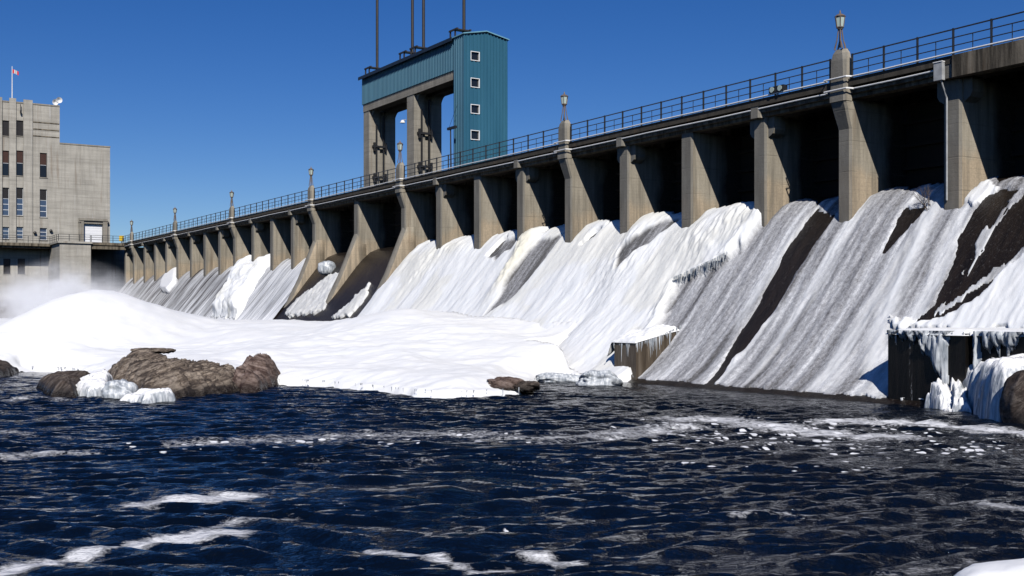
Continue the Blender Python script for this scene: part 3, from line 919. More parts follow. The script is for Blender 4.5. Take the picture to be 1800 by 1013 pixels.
tag(MB().box(PR + .22, PR + .6, -V(34.5), -V(36.6), Zp(35, 200), Zp(35, 195)).tube([(PR + .4, -V(35.5), Zp(35, 195)), (PR + .4, -V(35.5), Zp(35, 184))], .05).build('bell', M['black'], None, (PR, -V(35), Zp(35, 200))), 'small black bell box hanging under the roof edge between pilasters', 'bell')

MB().box(PR - .6, PR - .02, -.06, 5.5, 0, 14.9).build('abutment_wall', M['wallc'], ph)
# rocky bank under the powerhouse
gx = np.arange(-160, -118, .8); gy = np.arange(6, 60, .8)
G1, G2 = np.meshgrid(gx, gy, indexing='ij')
hz = 6.2 * sstep(-121, -134, G1) * (.75 + .5 * fbm(G1 * .15, G2 * .15, 5)) + (fbm(G1 * .5, G2 * .5, 8) - .5) * 1.6 - 1.0
tag(grid_mesh('river_bank', np.stack([G1, -G2, hz], -1), M['rockd'], local=True, smooth=False), kind='structure')

# ------------------------------------------------------------------ ice on the spillway
def fp_(pts): return [face(*p) for p in pts]


darkA = fp_([(1436, 372), (1467, 378), (1424, 441), (1395, 487), (1374, 524), (1353, 557), (1328, 590), (1287, 636), (1247, 681), (1237, 679), (1291, 607), (1316, 565), (1349, 507), (1370, 466), (1407, 404)])
darkB = fp_([(1589, 372), (1628, 364), (1602, 395), (1577, 424), (1556, 446), (1552, 447), (1569, 412)])
darkC = fp_([(1747, 337), (1800, 340), (1830, 400), (1800, 430), (1772, 458), (1743, 497), (1710, 526), (1665, 552), (1602, 570), (1639, 545), (1668, 487), (1685, 437), (1706, 383)])
d1 = fp_([(862, 449), (880, 430), (890, 424), (888, 432), (868, 447)])
d2 = fp_([(1028, 428), (1044, 415), (1058, 409), (1050, 417), (1034, 427)])
d3 = fp_([(940, 404), (960, 384), (988, 370), (985, 382), (960, 402), (944, 414)])
greyP = [fp_([(950, 430), (992, 416), (955, 462), (931, 493), (890, 535), (858, 558), (880, 530), (904, 489)]),
         fp_([(1100, 438), (1160, 398), (1195, 392), (1150, 425), (1120, 447), (1096, 470)]),
         fp_([(868, 447), (912, 425), (905, 440), (880, 455)])]
bound = fp_([(1345, 392), (1318, 425), (1290, 456), (1245, 478), (1195, 501), (1180, 540), (1168, 575), (1150, 600), (1115, 668)])
rightwhite = fp_([(1560, 572), (1640, 555), (1712, 528), (1745, 500), (1790, 460), (1900, 400), (1990, 560), (1700, 590)])
bridge_w = fp_([(1690, 350), (1738, 320), (1760, 332), (1712, 366)])

ri = np.concatenate([np.arange(-71, -20, .16), np.arange(-20, 3, .11), np.arange(3, 44, .065), np.arange(44, R1, .15)])
vi = np.concatenate([np.arange(-3.5, -.6, .12), np.arange(-.6, 7.6, .065), np.arange(7.6, 8.6, .2)])
RI, VI = np.meshgrid(ri, vi, indexing='ij')
PS = np.concatenate([[0], np.cumsum(np.hypot(np.diff(PV), np.diff(PZ)))])
SI = np.interp(VI, PV, PS)
j1 = (fbm(RI * 3, VI * 1.2, 21, 4) - .5); j2 = (fbm(RI * 1.2, VI * 1.0, 29, 4) - .5)
RJ, VJ = RI + j1 * .45, VI + j2 * .8
bs = np.array(sorted(bound, key=lambda p: p[1]))
# the white crust ends at this r (a function of v)
rb_ = np.interp(VI, bs[:, 1], bs[:, 0]) + j1 * .7
whiteside = sstep(.12, -.12, RI - rb_)
streak = fbm(RI * 1.1, SI * .14, 31, 4); fine = fbm(RI * 4, SI * 1.6, 41, 4); fst = fbm(RI * 2.6, SI * .35, 47, 3)
T = whiteside * (.26 + .42 * (fbm(RI * .42, SI * .18, 33, 3) - .4) + .05 * (fbm(RI * 1.7, SI * .3, 35, 3) - .5) + .06 * (fine - .5)) + (1 - whiteside) * (.05 + .10 * (fst - .42) + .06 * (fbm(RI * 1.0, SI * .12, 49, 3) - .5) + .07 * (fine - .5))
T = np.maximum(T, .02)
wht = whiteside.copy()
# thick rounded rim of the crust above the froth
rim = np.exp(-((RI - rb_ + .45) / .45) ** 2) * sstep(6.5, 5, VI)
T += .3 * rim * whiteside
# bulging apron at the foot of the white crust
T += whiteside * sstep(2.5, 6.0, VI) * .25
yel = .35 * sstep(.5, .62, fbm(RI * .35, VI * .4, 51)) * whiteside
lump = lambda r0, v0, sr, sv: np.exp(-((RI - r0) / sr) ** 2 - ((VI - v0) / sv) ** 2)
for (px, py, sr, sv, h, y) in ((935, 425, .7, .9, .55, .7), (905, 475, .6, 1.6, .35, .8), (800, 440, 2.2, .6, .2, .5), (745, 470, 2.5, 1.2, .2, .1), (1310, 385, 1.6, .8, .3, .1), (1250, 420, 2.0, 1.2, .25, .1), (1110, 450, 1.8, 1.5, .2, .2)):
    r0, v0 = face(px, py); q = lump(r0, v0, sr, sv) * whiteside
    T += h * q * (.7 + .8 * (fine)); yel += y * q
drk = np.zeros_like(RI)
for P_ in greyP:
    g = sstep(.25, -.05, np.where(inpoly(RJ, VJ, P_), -pdist(RJ, VJ, P_, True), pdist(RJ, VJ, P_, True)))
    wht *= 1 - .97 * g; drk = np.maximum(drk, g); T = T * (1 - .6 * g) + .02 * g
# bright runs in the froth
for k in range(34):
    pass
wht = np.maximum(wht, .75 * (1 - whiteside) * sstep(.56, .70, fbm(RI * .9, SI * .09, 61, 3)) * (.35 + .65 * fbm(RI * 5, SI * 1.2, 63)))
run = fp_([(1640, 370), (1605, 440), (1575, 510), (1550, 570), (1535, 640)])
rd = pdist(RJ, VJ, run); wht = np.maximum(wht, .8 * (1 - whiteside) * np.exp(-(rd / .5) ** 2)); T += .08 * np.exp(-(rd / .5) ** 2)
sp = fp_([(1350, 560), (1310, 605), (1262, 665)])
sd_ = pdist(RJ, VJ, sp); q = np.exp(-(sd_ / .45) ** 2); T += .2 * q * fine; wht = np.maximum(wht, .9 * q)
g = np.where(inpoly(RJ, VJ, rightwhite), 1., 0.) * 1.0; wht = np.maximum(wht, g); T += g * .2
g = np.where(inpoly(RJ, VJ, bridge_w), 1., 0.); wht = np.maximum(wht, g); T += g * .12
for P_ in (darkA, darkB, darkC, d1, d2, d3):
    s_ = np.where(inpoly(RJ, VJ, P_), -1., 1.) * pdist(RJ, VJ, P_, True)
    T = np.where(s_ < .02, -.15, T * sstep(0, .2, s_) + .0)
frost = fp_([(1790, 346), (1752, 385), (1722, 437), (1700, 470)])
T = np.where((pdist(RJ, VJ, frost) < .28) & (fine + j1 > .5), .03, T)
frost2 = fp_([(1760, 470), (1700, 515), (1650, 550)])
T = np.where((pdist(RI + j1 * 1.0, VI + j2, frost2) < .12), .03, T)
# crest fades into dark water inside the bays
T = np.where(VI < -2.3 + .9 * (streak - .5) * 3, -.15, T)
# the wide sluices carry no crust, only foam low down
wide = (RI > -45.6) & (RI < -25.1)
wf = fp_([(500, 556), (520, 530), (545, 510), (575, 490), (600, 480), (590, 505), (565, 552)])
wf2 = fp_([(588, 556), (625, 525), (640, 512), (650, 500), (640, 530), (615, 556)])
low = inpoly(RJ, VJ, wf) | inpoly(RJ, VJ, wf2) | (VJ > 5.2)
T = np.where(wide, np.where(low, .15 + .3 * (fine - .3), -.15), T); yel = np.where(wide, .6 * fine, yel)
wht = np.where(wide, .55 + .5 * (fine - .3), wht)
# left of the sluices: a broad lumpy frozen cascade beside running water
lft = RI < -45.6
cas = fp_([(372, 560), (402, 510), (432, 462), (470, 438), (496, 433), (500, 452), (470, 475), (450, 505), (432, 545), (420, 562)])
s_ = np.where(inpoly(RJ, VJ, cas), -1., 1.) * pdist(RJ, VJ, cas, True)
tl = .15 + 1.0 * sstep(0, -1.2, s_) * (.55 + .9 * fbm(RI * .9, VI * .9, 71)) + .15 * fine
T = np.where(lft, np.where(s_ < 0, tl, -.2), T); wht = np.where(lft, 1., wht); yel = np.where(lft, .45 * sstep(.45, .65, fbm(RI * .8, VI * .5, 77)), yel)
# ragged lower edge just above the river right of the old wall
rw0 = bound[-1][0]
T = np.where((RI > rw0 - .3) & (VI > 7.12 + .25 * (fbm(RI * 1.6, 0 * RI, 81) - .5)), -.3, T)
zn = zc(VI)
dz = np.gradient(zc(np.linspace(-4, 9, 600)), 13 / 599); sl_ = np.interp(VI, np.linspace(-4, 9, 600), dz)
nx_, nz_ = -sl_ / np.hypot(1, sl_), 1 / np.hypot(1, sl_)
PI_ = np.stack([RI, -(VI + nx_ * T), zn + nz_ * T], -1)
tag(grid_mesh('ice_sheet', PI_, M['ice'], {'rs': np.stack([RI, SI, 0 * RI], -1), 'wht': np.clip(wht, 0, 1), 'yel': np.clip(yel, 0, 1), 'drk': drk}, keep=T > -.09, local=True), kind='stuff')

# running water over the far bays
rf_ = np.arange(-128, -45.6, .12); vf_ = np.concatenate([np.arange(-3.2, 8.4, .14)])
RFm, VFm = np.meshgrid(rf_, vf_, indexing='ij')
SF = np.interp(VFm, PV, PS)
TF = .1 + .35 * (fbm(RFm * 1.3, SF * .1, 91, 4) - .42) + .12 * (fbm(RFm * 5, SF * .35, 95, 3) - .5)
patch = fp_([(288, 512), (290, 500), (300, 484), (314, 478), (313, 500), (300, 515)])
pw = inpoly(RFm, VFm, patch)
slF = np.interp(VFm, np.linspace(-4, 9, 600), dz)
nxF, nzF = -slF / np.hypot(1, slF), 1 / np.hypot(1, slF)
TF = np.where(VFm < -2.0, -.1, TF); TF = np.where(pw, .9, TF)
wf_ = np.where(pw, 1, .02 + .48 * sstep(2.0, 6.8, VFm) + .15 * ((RFm > -62)))
tag(grid_mesh('falling_water', np.stack([RFm, -(VFm + nxF * TF), zc(VFm) + nzF * TF], -1), M['fall'], {'rs': np.stack([RFm, SF, 0 * RFm], -1), 'wht': wf_}, keep=TF > -.05, local=True), kind='stuff')

# ------------------------------------------------------------------ snow apron
edge_px = [(-220, 652), (-60, 655), (0, 655), (40, 652), (132, 657), (165, 672), (205, 688), (300, 694), (400, 688), (440, 683), (470, 677), (560, 681), (660, 690), (720, 698), (800, 702), (880, 698), (925, 693), (944, 688), (935, 680), (950, 672), (1000, 668), (1050, 670), (1090, 667)]
edge = [on_z(*p) for p in edge_px]
snow_poly = edge + [W(8.5, -7)[:2], W(9.0, -4.5)[:2], W(-20, -4.5)[:2], W(-70, -6)[:2], W(-118, -9)[:2], (-140, 150)]
gx = np.concatenate([np.arange(-75, -32, .5), np.arange(-32, 9, .17)]); gy = np.concatenate([np.arange(44, 75, .17), np.arange(75, 175, .6)])
GX, GY = np.meshgrid(gx, gy, indexing='ij')
nj = fbm(GX * .9, GY * .9, 101, 4) - .5
ins = inpoly(GX, GY, snow_poly)
dE = pdist(GX, GY, edge) * np.where(ins, 1, -1) + nj * .5
rS_, vS_ = to_rv(GX, GY)
dl = np.clip(dE, 0, None)
en = fbm(GX * .7, GY * .7, 103, 4)
zs_ = -.45 + (.45 + .5 * en) * sstep(-.1, .25 + .5 * en, dE) + (.2 + .5 * (1 - en)) * sstep(.2, 2.5, dl) + 2.15 * sstep(.5, 24, dl) ** .85
zs_ += (fbm(GX * .22, GY * .22, 105, 4) - .5) * .5 * sstep(.5, 4, dl) + nj * .12 + (fbm(GX * 2.2, GY * 2.2, 107, 4) - .5) * .09 * sstep(.1, 1, dl)
zs_ += .35 * sstep(6, 14, dl) * (fbm(GX * .08, GY * .05, 109, 3) - .5) * 2
zs_ += .95 * sstep(.2, 2.6, dl) * sstep(15, 7.5, vS_) * sstep(-22, -6, rS_)
# big mound on the left
def gau(px, py, Y, sx, sy, h):
    x = (px - CX) / F * Y; return h * np.exp(-((GX - x) / sx) ** 2 - ((GY - Y) / sy) ** 2)
zs_ += gau(172, 520, 82, 4.2, 9, 2.55) + gau(70, 560, 78, 4.5, 8, 1.15) + gau(270, 560, 82, 2.6, 8, .5)
zs_ += gau(1010, 640, 64, 1.5, 1.5, .25) + gau(270, 620, 58.5, 3.2, 2.5, .3)
# ground falls away in front of the falls on the left; the apron climbs the crust on the right
fallaway = sstep(13, 8, vS_) * sstep(-44, -52, rS_)
zs_ = zs_ * (1 - fallaway) + .4 * fallaway
cl = sstep(10, 5.2, vS_) * sstep(-26, -20, rS_)
tgt = zc(np.clip(vS_, 4.4, 9)) + .42
zs_ = np.where(cl > 0, np.maximum(zs_, zs_ * (1 - cl) + cl * np.maximum(zs_, tgt)), zs_)
# near the brown wall the snow hugs its top
keepS = (dE > -.6) & (vS_ > 4.3)
zs_ = np.where((rS_ > 8.3) & (vS_ < 8.2), -1.0, zs_)
# smooth union with the crust
zcv = np.where(vS_ < 9, zc(vS_), -.9 - (vS_ - 9) * .7) + .3
kk = .5 + 1.0 * sstep(.6, 3, dE) * sstep(9, 8, rS_); hsm = np.clip(.5 + .5 * (zcv - zs_) / kk, 0, 1)
zs2 = zs_ * (1 - hsm) + zcv * hsm + kk * hsm * (1 - hsm)
zs_ = np.where((vS_ < 13) & (vS_ > 2) & (rS_ > -25) & (dE > .6) & (rS_ < 7.9), zs2 - .02, zs_)
tag(grid_mesh('snow_field', np.stack([GX, GY, zs_], -1), M['snow'], keep=keepS), kind='structure')


# ------------------------------------------------------------------ blobs: rocks, snow lumps
def blob(name, m, c, size, seed, label, cat, group=None, rot=0, rough=.28, strata=0, dip=.3, flat=.0, n=90, power=2.6, parent=None):
    u = np.linspace(0, 2 * np.pi, n, False); w = np.linspace(-.5 * np.pi, .5 * np.pi, n // 2)
    U, Wd = np.meshgrid(u, w, indexing='ij')
    def se(x, e): return np.sign(x) * np.abs(x) ** (2 / e)
    x = se(np.cos(Wd), power) * se(np.cos(U), power); y = se(np.cos(Wd), power) * se(np.sin(U), power); z = se(np.sin(Wd), power)
    d = fbm(x * 1.4 + seed + z * .7, y * 1.4 + z * 1.1, seed, 5) - .5
    d2 = fbm(x * 5 + seed + z * 2, y * 5 + z * 3, seed + 9, 4) - .5
    k = 1 + rough * d * 2 + rough * .35 * d2
    X, Y_, Z_ = x * k * size[0], y * k * size[1], z * k * size[2]
    if strata:
        lay = (Z_ + X * dip) / strata
        st = np.abs((lay + d * 2) % 1 - .5) * 2
        sc_ = 1 + .05 * (sstep(.2, .5, st) - .5)
        X, Y_, Z_ = X * sc_, Y_ * sc_, Z_ + .05 * (sstep(.15, .6, st) - .5)
    P = np.stack([X, Y_, Z_], -1)
    P = np.concatenate([P, P[:1]], 0)
    o = grid_mesh(name, P, m)
    o.location = c; o.rotation_euler = (0, 0, rot)
    return tag(o, label, cat, group)


def at(px, py, z=0.0):
    x, y = on_z(px, py, z); return x, y


# large striped rock at the water's edge and its neighbours
def rock_height(name, m, outline, ridge, hmax, seed, label, cat, yd, strata_dir=(1, .2), res=.06, amp=.1):
    """a rock as a closed height field over an outline in plan"""
    xs_ = [p[0] for p in outline]; ys_ = [p[1] for p in outline]
    ax = np.arange(min(xs_) - .3, max(xs_) + .3, res); ay = np.arange(min(ys_) - .3, max(ys_) + .3, res)
    A, B = np.meshgrid(ax, ay, indexing='ij')
    jn = (fbm(A * 1.5, B * 1.5, seed, 4) - .5) * .5
    s = np.where(inpoly(A, B, outline), 1, -1) * pdist(A, B, outline, True) + jn
    h = np.zeros_like(A)
    num = np.zeros_like(A); den = np.zeros_like(A)
    for (x, y, hh) in ridge:
        w = 1 / (((A - x) ** 2 + (B - y) ** 2) + .15) ** 1.5; num += w * hh; den += w
    top = num / den
    prof = np.clip(s / yd, 0, 1); prof = np.clip(1 - (1 - prof) ** 2, 0, 1) ** .75
    h = top * prof
    L = (A * strata_dir[0] + B * strata_dir[1]); Cc = (-A * strata_dir[1] + B * strata_dir[0])
    rid = fbm(L * .35, Cc * 4.0 + h * 2.0, seed + 3, 4) - .5
    sw = Cc * 1.15 + (fbm(L * .4, Cc * .6, seed + 21, 3) - .5) * 1.6
    sw2 = Cc * 4.2 + L * .5 + (fbm(L * .7, Cc, seed + 23, 3) - .5) * 2
    ck = fbm(L * 1.1, Cc * 1.3, seed + 27, 3)
    h += (((sw % 1) ** 1.4) - .5) * amp * 1.9 * prof + (((sw2 % 1) ** 1.3) - .5) * amp * .55 * prof - .25 * amp * 4 * sstep(.035, .0, np.abs(ck - .5)) * prof
    h += rid * amp * 2.2 * prof + (fbm(A * 5, B * 5, seed + 5, 3) - .5) * amp * .5
    h = np.where(s < 0, -.5 + s, h)
    org = (sum(xs_) / len(xs_), sum(ys_) / len(ys_), 0)
    o = grid_mesh(name, np.stack([A - org[0], B - org[1], h], -1), m, keep=s > -.25, smooth=name != 'rock')
    o.location = org
    return tag(o, label, cat)


q = lambda px, py, z=0: at(px, py, z)
outl = [q(166, 668), q(200, 688), q(250, 699), q(310, 702), q(360, 697), q(425, 690), q(436, 676), (-10.9, 56.5), (-14, 57.5), (-19.5, 56.5)]
rid = [(*q(175, 640, .9), .75), (*q(205, 628, 1.25), 1.3), (*q(240, 620, 1.7), 1.72), (*q(300, 640, 1.3), 1.25), (*q(350, 656, 1.0), .95), (*q(400, 664, .7), .7), (*q(425, 668, .5), .55), (-16, 54.5, 1.05), (-12.5, 55, .6), (-18.5, 54.5, 1.2)]
rock_height('rock', M['rock'], outl, rid, 1.8, 5, 'largest brown layered rock at the water edge in front of the snow', 'rock', 1.1, (.93, -.36), .05, .2)
outl = [q(398, 684), q(420, 691), q(455, 690), q(476, 682), (-11.6, 57.2), (-13.6, 57.5), (-13.6, 54.5)]
rid = [(*q(415, 650, .8), .85), (*q(440, 626, 1.35), 1.45), (*q(468, 634, 1.2), 1.3), (-12.3, 56, 1.4), (*q(440, 668, .4), .7)]
rock_height('rock', M['rockr'], outl, rid, 1.4, 15, 'dark reddish rock at the right end of the layered rock, wet base', 'rock', .7, (.6, .5), .05, .2)
outl = [q(66, 684), q(90, 699), q(130, 700), q(150, 690), (-20.5, 56), (-21.6, 55.5)]
rid = [(*q(100, 668, .6), .75), (*q(125, 668, .5), .6), (-20.8, 54, .75)]
rock_height('rock', M['rockd'], outl, rid, .8, 25, 'low dark rounded rock left of the layered rock', 'rock', .6, (.9, .1), .05, .06)
outl = [q(-60, 668), q(0, 664), q(20, 660), (-29.6, 68), (-33, 69)]
rid = [(*q(5, 650, .5), .75), (-31.5, 67, .7)]
rock_height('rock', M['rockd'], outl, rid, 1.2, 35, 'low dark wet rock under the snow at the left picture edge', 'rock', .8, (.9, .1), .07, .08)
# slabs showing through the snow
blob('rock', M['rock'], (*at(272, 614, 1.8), 1.72), (1.05, .45, .12), 41, 'flat brown rock slab peeping through snow above the layered rock', 'rock', rough=.2, strata=.07, n=60)
blob('rock', M['rockr'], (*at(893, 667, .62), .42), (.75, .8, .26), 42, 'dark broken rock slabs poking out of the snow tip', 'rock', 'slabs at the snow tip', -.4, .45, .09, n=70)
blob('rock', M['rockd'], (*at(925, 677, .4), .33), (.55, .5, .2), 43, 'small dark stone at the outer end of the snow tip', 'rock', None, -.5, .45, .08, n=60)
blob('rock', M['rockd'], (*at(1822, 712, .6), .5), (1.0, .9, 1.2), 44, 'rounded brown boulder under snow at the right picture edge', 'rock', rough=.15, strata=.0)

# snow lumps lying on the rocks
rock_height('snow_lump', M['drape'], [q(106, 690), q(150, 700), q(196, 698), q(200, 680), (-18.0, 52), (-18.9, 54)], [(*q(120, 684, .2), .28), (*q(150, 676, .45), .55), (*q(178, 655, .9), .95)], .8, 51, 'snow lump between the low dark rock and the layered rock', 'snow', .35, (1, .2), .045, .1)
rock_height('snow_lump', M['drape'], [q(216, 706), q(250, 711), q(304, 708), q(306, 694), q(270, 690)], [(*q(225, 703, .1), .16), (*q(285, 690, .4), .55), (*q(300, 694, .3), .4)], .5, 52, 'pointed white snow lump at the water in front of layered rock', 'snow', .22, (1, .2), .04, .07)
blob('snow_lump', M['snow'], (*at(428, 662, .64), .64), (.28, .3, .12), 53, 'tiny snow patch on the reddish rock', 'snow', rough=.2, n=40)
rock_height('snow_mound', M['drape'], [q(1712, 728), q(1732, 738), q(1756, 742), q(1775, 742), (19.6, 37.6), (23, 38), (23, 42.5), (16.4, 42.6), (16.5, 41)], [(*q(1722, 642, 1.6), 1.5), (*q(1760, 640, 1.7), 1.75), (18.5, 40, 2.05), (21, 40, 2.4), (18, 42, 2.1), (16.8, 42.2, 1.7)], 2, 55, 'deep snow mound with icy front between the black wall and the boulder at right', 'snow', .55, (1, .2), .05, .12)
blob('snow_lump', M['snow'], (*at(1812, 735, .1), .12), (.9, .55, .22), 56, 'low snow shelf on the water below the right boulder', 'snow', rough=.2)
blob('snow_bank', M['snow'], (7.6, 14.3, -.03), (2.0, .95, .42), 57, 'white snow bank at the bottom right corner close to the camera', 'snow', rough=.16)
# frozen spray
blob('ice_lump', M['icicle'], (*at(212, 688, .3), .25), (.7, .55, .55), 61, 'ribbed cone of grey ice in front of the layered rock', 'ice', rough=.4, power=2.0)
rL, vL = face(580, 478)
blob('ice_lump', M['icicle'], W(rL, -vL - .3, zc(vL) + .35), (.85, .7, .7), 62, 'round grey ice ball on the spillway between two buttresses', 'ice', rough=.15)
rock_height('ice_lump', M['drape'], [q(1660, 722), q(1690, 724), q(1716, 728), (17.1, 42.6), (15.9, 43.4), (15.5, 42.6)], [(*q(1670, 708, .3), .3), (*q(1690, 680, .8), .85), (*q(1714, 655, 1.3), 1.35), (16.9, 42.4, 1.7)], 1, 63, 'jagged white ice heap at the foot of the black wall', 'ice', .4, (.3, 1), .04, .22)
blob('ice_lump', M['icicle'], (*at(1052, 668, .25), .2), (1.0, .6, .45), 65, 'lumpy grey ice heap beside the brown wall', 'ice', rough=.5)
blob('ice_lump', M['icicle'], (*at(990, 668, .1), .1), (1.3, .5, .32), 66, 'low dark frozen shelf under the snow in the inlet', 'ice', rough=.5)

# ------------------------------------------------------------------ walls at the foot
vB = 7.2
r0b, _ = on_v(1080, 640, vB); r1b, _ = on_v(1118, 640, vB)
tw_ = empty('retaining_wall', r0b, -vB, 0, 'low brown stained concrete wall with icicles left of the grey ice slope', 'wall')
MB().prism([(-vB, -.5), (-vB, 2.0), (-5.2, 2.45), (-4.4, 2.6), (-3.5, 2.6), (-3.5, -.5)], 'r', r0b, r1b).build('wall_body', M['brownwall'], tw_)
gr_ = np.arange(r0b - .7, r1b + .07, .04); gv_ = np.arange(4.35, vB + .07, .04)
A, B = np.meshgrid(gr_, gv_, indexing='ij')
edg = np.minimum(r1b + .06 - A, vB + .06 - B)
zt_ = np.maximum(np.interp(B, [3.5, 4.4, 5.2, 7.2], [2.6, 2.6, 2.45, 2.0]), zc(B) - .1 + .2 * sstep(r1b, r0b, A)) + .0 + .3 * np.sqrt(np.clip(edg / .5, 0, 1)) * (.3 + 1.2 * fbm(A * 2, B * 2, 171))
zt_ -= .9 * sstep(r0b - .1, r0b - .7, A)
grid_mesh('snow_cap', np.stack([A - tw_['org'][0], -B - tw_['org'][1], zt_], -1), M['snow'], parent=tw_)
rA, _ = on_v(1561, 640, 7.1); rB_, _ = on_v(1697, 640, 7.1); rC, _ = on_v(1714, 640, 6.8)
ZT = 2.78
bw = empty('retaining_wall', (rA + rB_) / 2, -7.1, 0, 'high black wet concrete wall hung with ice at right of the spillway', 'wall')
m_ = MB(); m_.box(rA, rB_, -7.1, -1.0, -.5, ZT); m_.box(rB_ - .05, rC + .05, -6.5, -1, -.5, ZT - .05); m_.box(rC, 62, -6.85, -1, -.5, ZT - .06)
m_.build('wall_body', M['wetwall'], bw)
# ice curtain on the black wall
pw_ = lambda pts: [on_v(*p, 7.1) for p in pts]
c4 = lambda x, y: (1540 + x / 4.22, 520 + y / 4.22)
curtain = [pw_([c4(80, 215), c4(560, 215), c4(560, 275), c4(440, 280), c4(330, 300), c4(270, 345), c4(220, 320), c4(160, 275), c4(110, 310), c4(85, 290)]),
           pw_([c4(320, 270), c4(540, 270), c4(545, 840), c4(505, 830), c4(480, 600), c4(440, 540), c4(400, 470), c4(360, 400), c4(330, 390)]),
           pw_([c4(670, 240), c4(740, 270), c4(750, 560), c4(740, 660), c4(680, 640), c4(690, 400)]),
           pw_([c4(730, 215), c4(1200, 215), c4(1200, 400), c4(1060, 300), c4(1000, 420), c4(940, 440), c4(930, 330), c4(880, 360), c4(870, 430), c4(850, 380), c4(790, 390), c4(760, 360), c4(750, 300)])]
rg = np.arange(rA - .02, rA + 9, .045); zg = np.arange(-.1, ZT + .1, .045)
RG_, ZG = np.meshgrid(rg, zg, indexing='ij')
jr = (fbm(RG_ * 5, ZG * 1.5, 111) - .5) * .25; jz = (fbm(RG_ * 9, ZG * .8, 113) - .5) * .9
inn = np.full(RG_.shape, -1.)
for P_ in curtain:
    s_ = np.where(inpoly(RG_ + jr, ZG + jz, P_), 1, -1) * pdist(RG_ + jr, ZG + jz, P_, True); inn = np.maximum(inn, s_)
Tb = np.where(inn > 0, .03 + .3 * sstep(0, .25, inn) * (.35 + .9 * fbm(RG_ * 7, ZG * 1.1, 115)), -.3)
fr_v = np.where(RG_ < rB_, 7.1, np.where(RG_ < rC, 6.5, 6.85))
grid_mesh('ice_curtain', np.stack([RG_ - bw['org'][0], -(fr_v + Tb) - bw['org'][1], ZG], -1), M['icicle'], keep=Tb > 0, parent=bw)
# snow shelf on top of the black wall
gs = np.arange(rA - .05, 50, .12); gv = np.arange(2.2, 7.35, .1)
A, B = np.meshgrid(gs, gv, indexing='ij')
fr2 = np.where(A < rB_, 7.15, 6.9)
zz = np.maximum(ZT + .02 + .16 * sstep(0, .5, fr2 - B) * (.5 + .7 * fbm(A * .9, B * .9, 121)) * sstep(rA - .1, rA + .4, A), zc(B) + .02 + .3 * sstep(rA, rA + 5, A) * sstep(rA + 1.2, rA + 2.5, A + (B - 3.5) * 1.5))
zz = np.where(B > fr2 - .02, ZT - .08, zz)
cut = (A - rA) > (4.2 - B) * 1.2 - .2
tag(grid_mesh('snow_shelf', np.stack([A, -B, zz], -1), M['snow'], keep=cut & (B < fr2 + .06), local=True), 'snow shelf lying on top of the black wall at right', 'snow')

# icicle fringes (one mass of small spikes)
m_ = MB()
def spike(r, b, z, L, q):
    m_.tube([(r, b, z), (r + rng.normal(0, .01), b, z - L * .5), (r + rng.normal(0, .015), b, z - L)], [q, q * .6, .004], 5)
for _ in range(45):
    u = rng.random(); r = rA + u * 8; fr_ = 7.16 if r < rB_ else 6.92
    spike(r, -fr_, ZT + .05, rng.exponential(.13) + .06, .025)
for _ in range(60):
    u = rng.random(); b = -7.25 + u * 3.0; spike(r1b + .03, b, 2.0 + .9 * u ** 1.3, rng.exponential(.3) + .15, .03)
for _ in range(12): spike(r0b + rng.random() * (r1b - r0b), -vB - .03, 2.05, rng.exponential(.4) + .1, .03)
lg = fp_([(1290, 458), (1268, 470), (1245, 480), (1220, 492), (1195, 503)])
for _ in range(80):
    u = rng.random() * (len(lg) - 1); i = int(u); f_ = u - i
    r = lg[i][0] * (1 - f_) + lg[i + 1][0] * f_; v = lg[i][1] * (1 - f_) + lg[i + 1][1] * f_
    spike(r - .05, -(v + .42), zc(v) + .48, rng.exponential(.18) + .12, .026)
ed = [on_z(*p_) for p_ in edge_px[2:]]
for i in range(len(ed) - 1):
    (x0, y0), (x1, y1) = ed[i], ed[i + 1]; L_ = math.hypot(x1 - x0, y1 - y0)
    for _ in range(int(L_ * 2)):
        u = rng.random(); r, v = to_rv(x0 + (x1 - x0) * u + rng.normal(0, .06), y0 + (y1 - y0) * u - .02 + rng.normal(0, .06))
        spike(r, -v, .34, rng.exponential(.08) + .08, .03 * rng.uniform(.5, 1.4))
o = m_.build('icicles', M['icicle']); tag(o, kind='stuff')

# ------------------------------------------------------------------ river
def cells(lo, hi, fine, far):
    a = [lo]; x = lo
    c = list(np.arange(lo, hi, fine)); st = fine
    while c[-1] < far: st *= 1.25; c.append(c[-1] + st)
    d = [lo]; st = fine
    while d[-1] > -far: st *= 1.25; d.append(d[-1] - st)
    return np.array(d[1:][::-1] + c)


wx = cells(-30, 24, .115, 4500); wy = cells(11.5, 62, .07, 4500)
WX, WY = np.meshgrid(wx, wy, indexing='ij')
H = np.zeros_like(WX)
wr = np.random.default_rng(5)
warpx = (fbm(WX * .12, WY * .12, 131, 3) - .5) * 5; warpy = (fbm(WX * .12, WY * .12, 137, 3) - .5) * 5
for k in range(46):
    lam = .30 * (6.2 ** (k / 45.)) * wr.uniform(.9, 1.1)
    an = wr.normal(math.pi / 2 + .08, .27)
    kx, ky = 2 * math.pi / lam * math.cos(an), 2 * math.pi / lam * math.sin(an)
    amp = .0085 * lam ** .72 * wr.uniform(.6, 1.3)
    ph_ = kx * (WX + warpx) + ky * (WY + warpy) + wr.uniform(0, 6.28)
    env = .35 + 1.3 * vnoise(WX * .22 / max(lam, .6) + k * 7, WY * .3 / max(lam, .6), 140 + k)
    H += amp * env * (np.sin(ph_) + .3 * np.sin(2 * ph_ + 1.5))
fade = sstep(140, 60, np.hypot(WX, WY - 20)) * sstep(2, 9, WY + 3)
calm = .45 + .55 * sstep(60, 44, WY)
rW_, vW_ = to_rv(WX, WY)
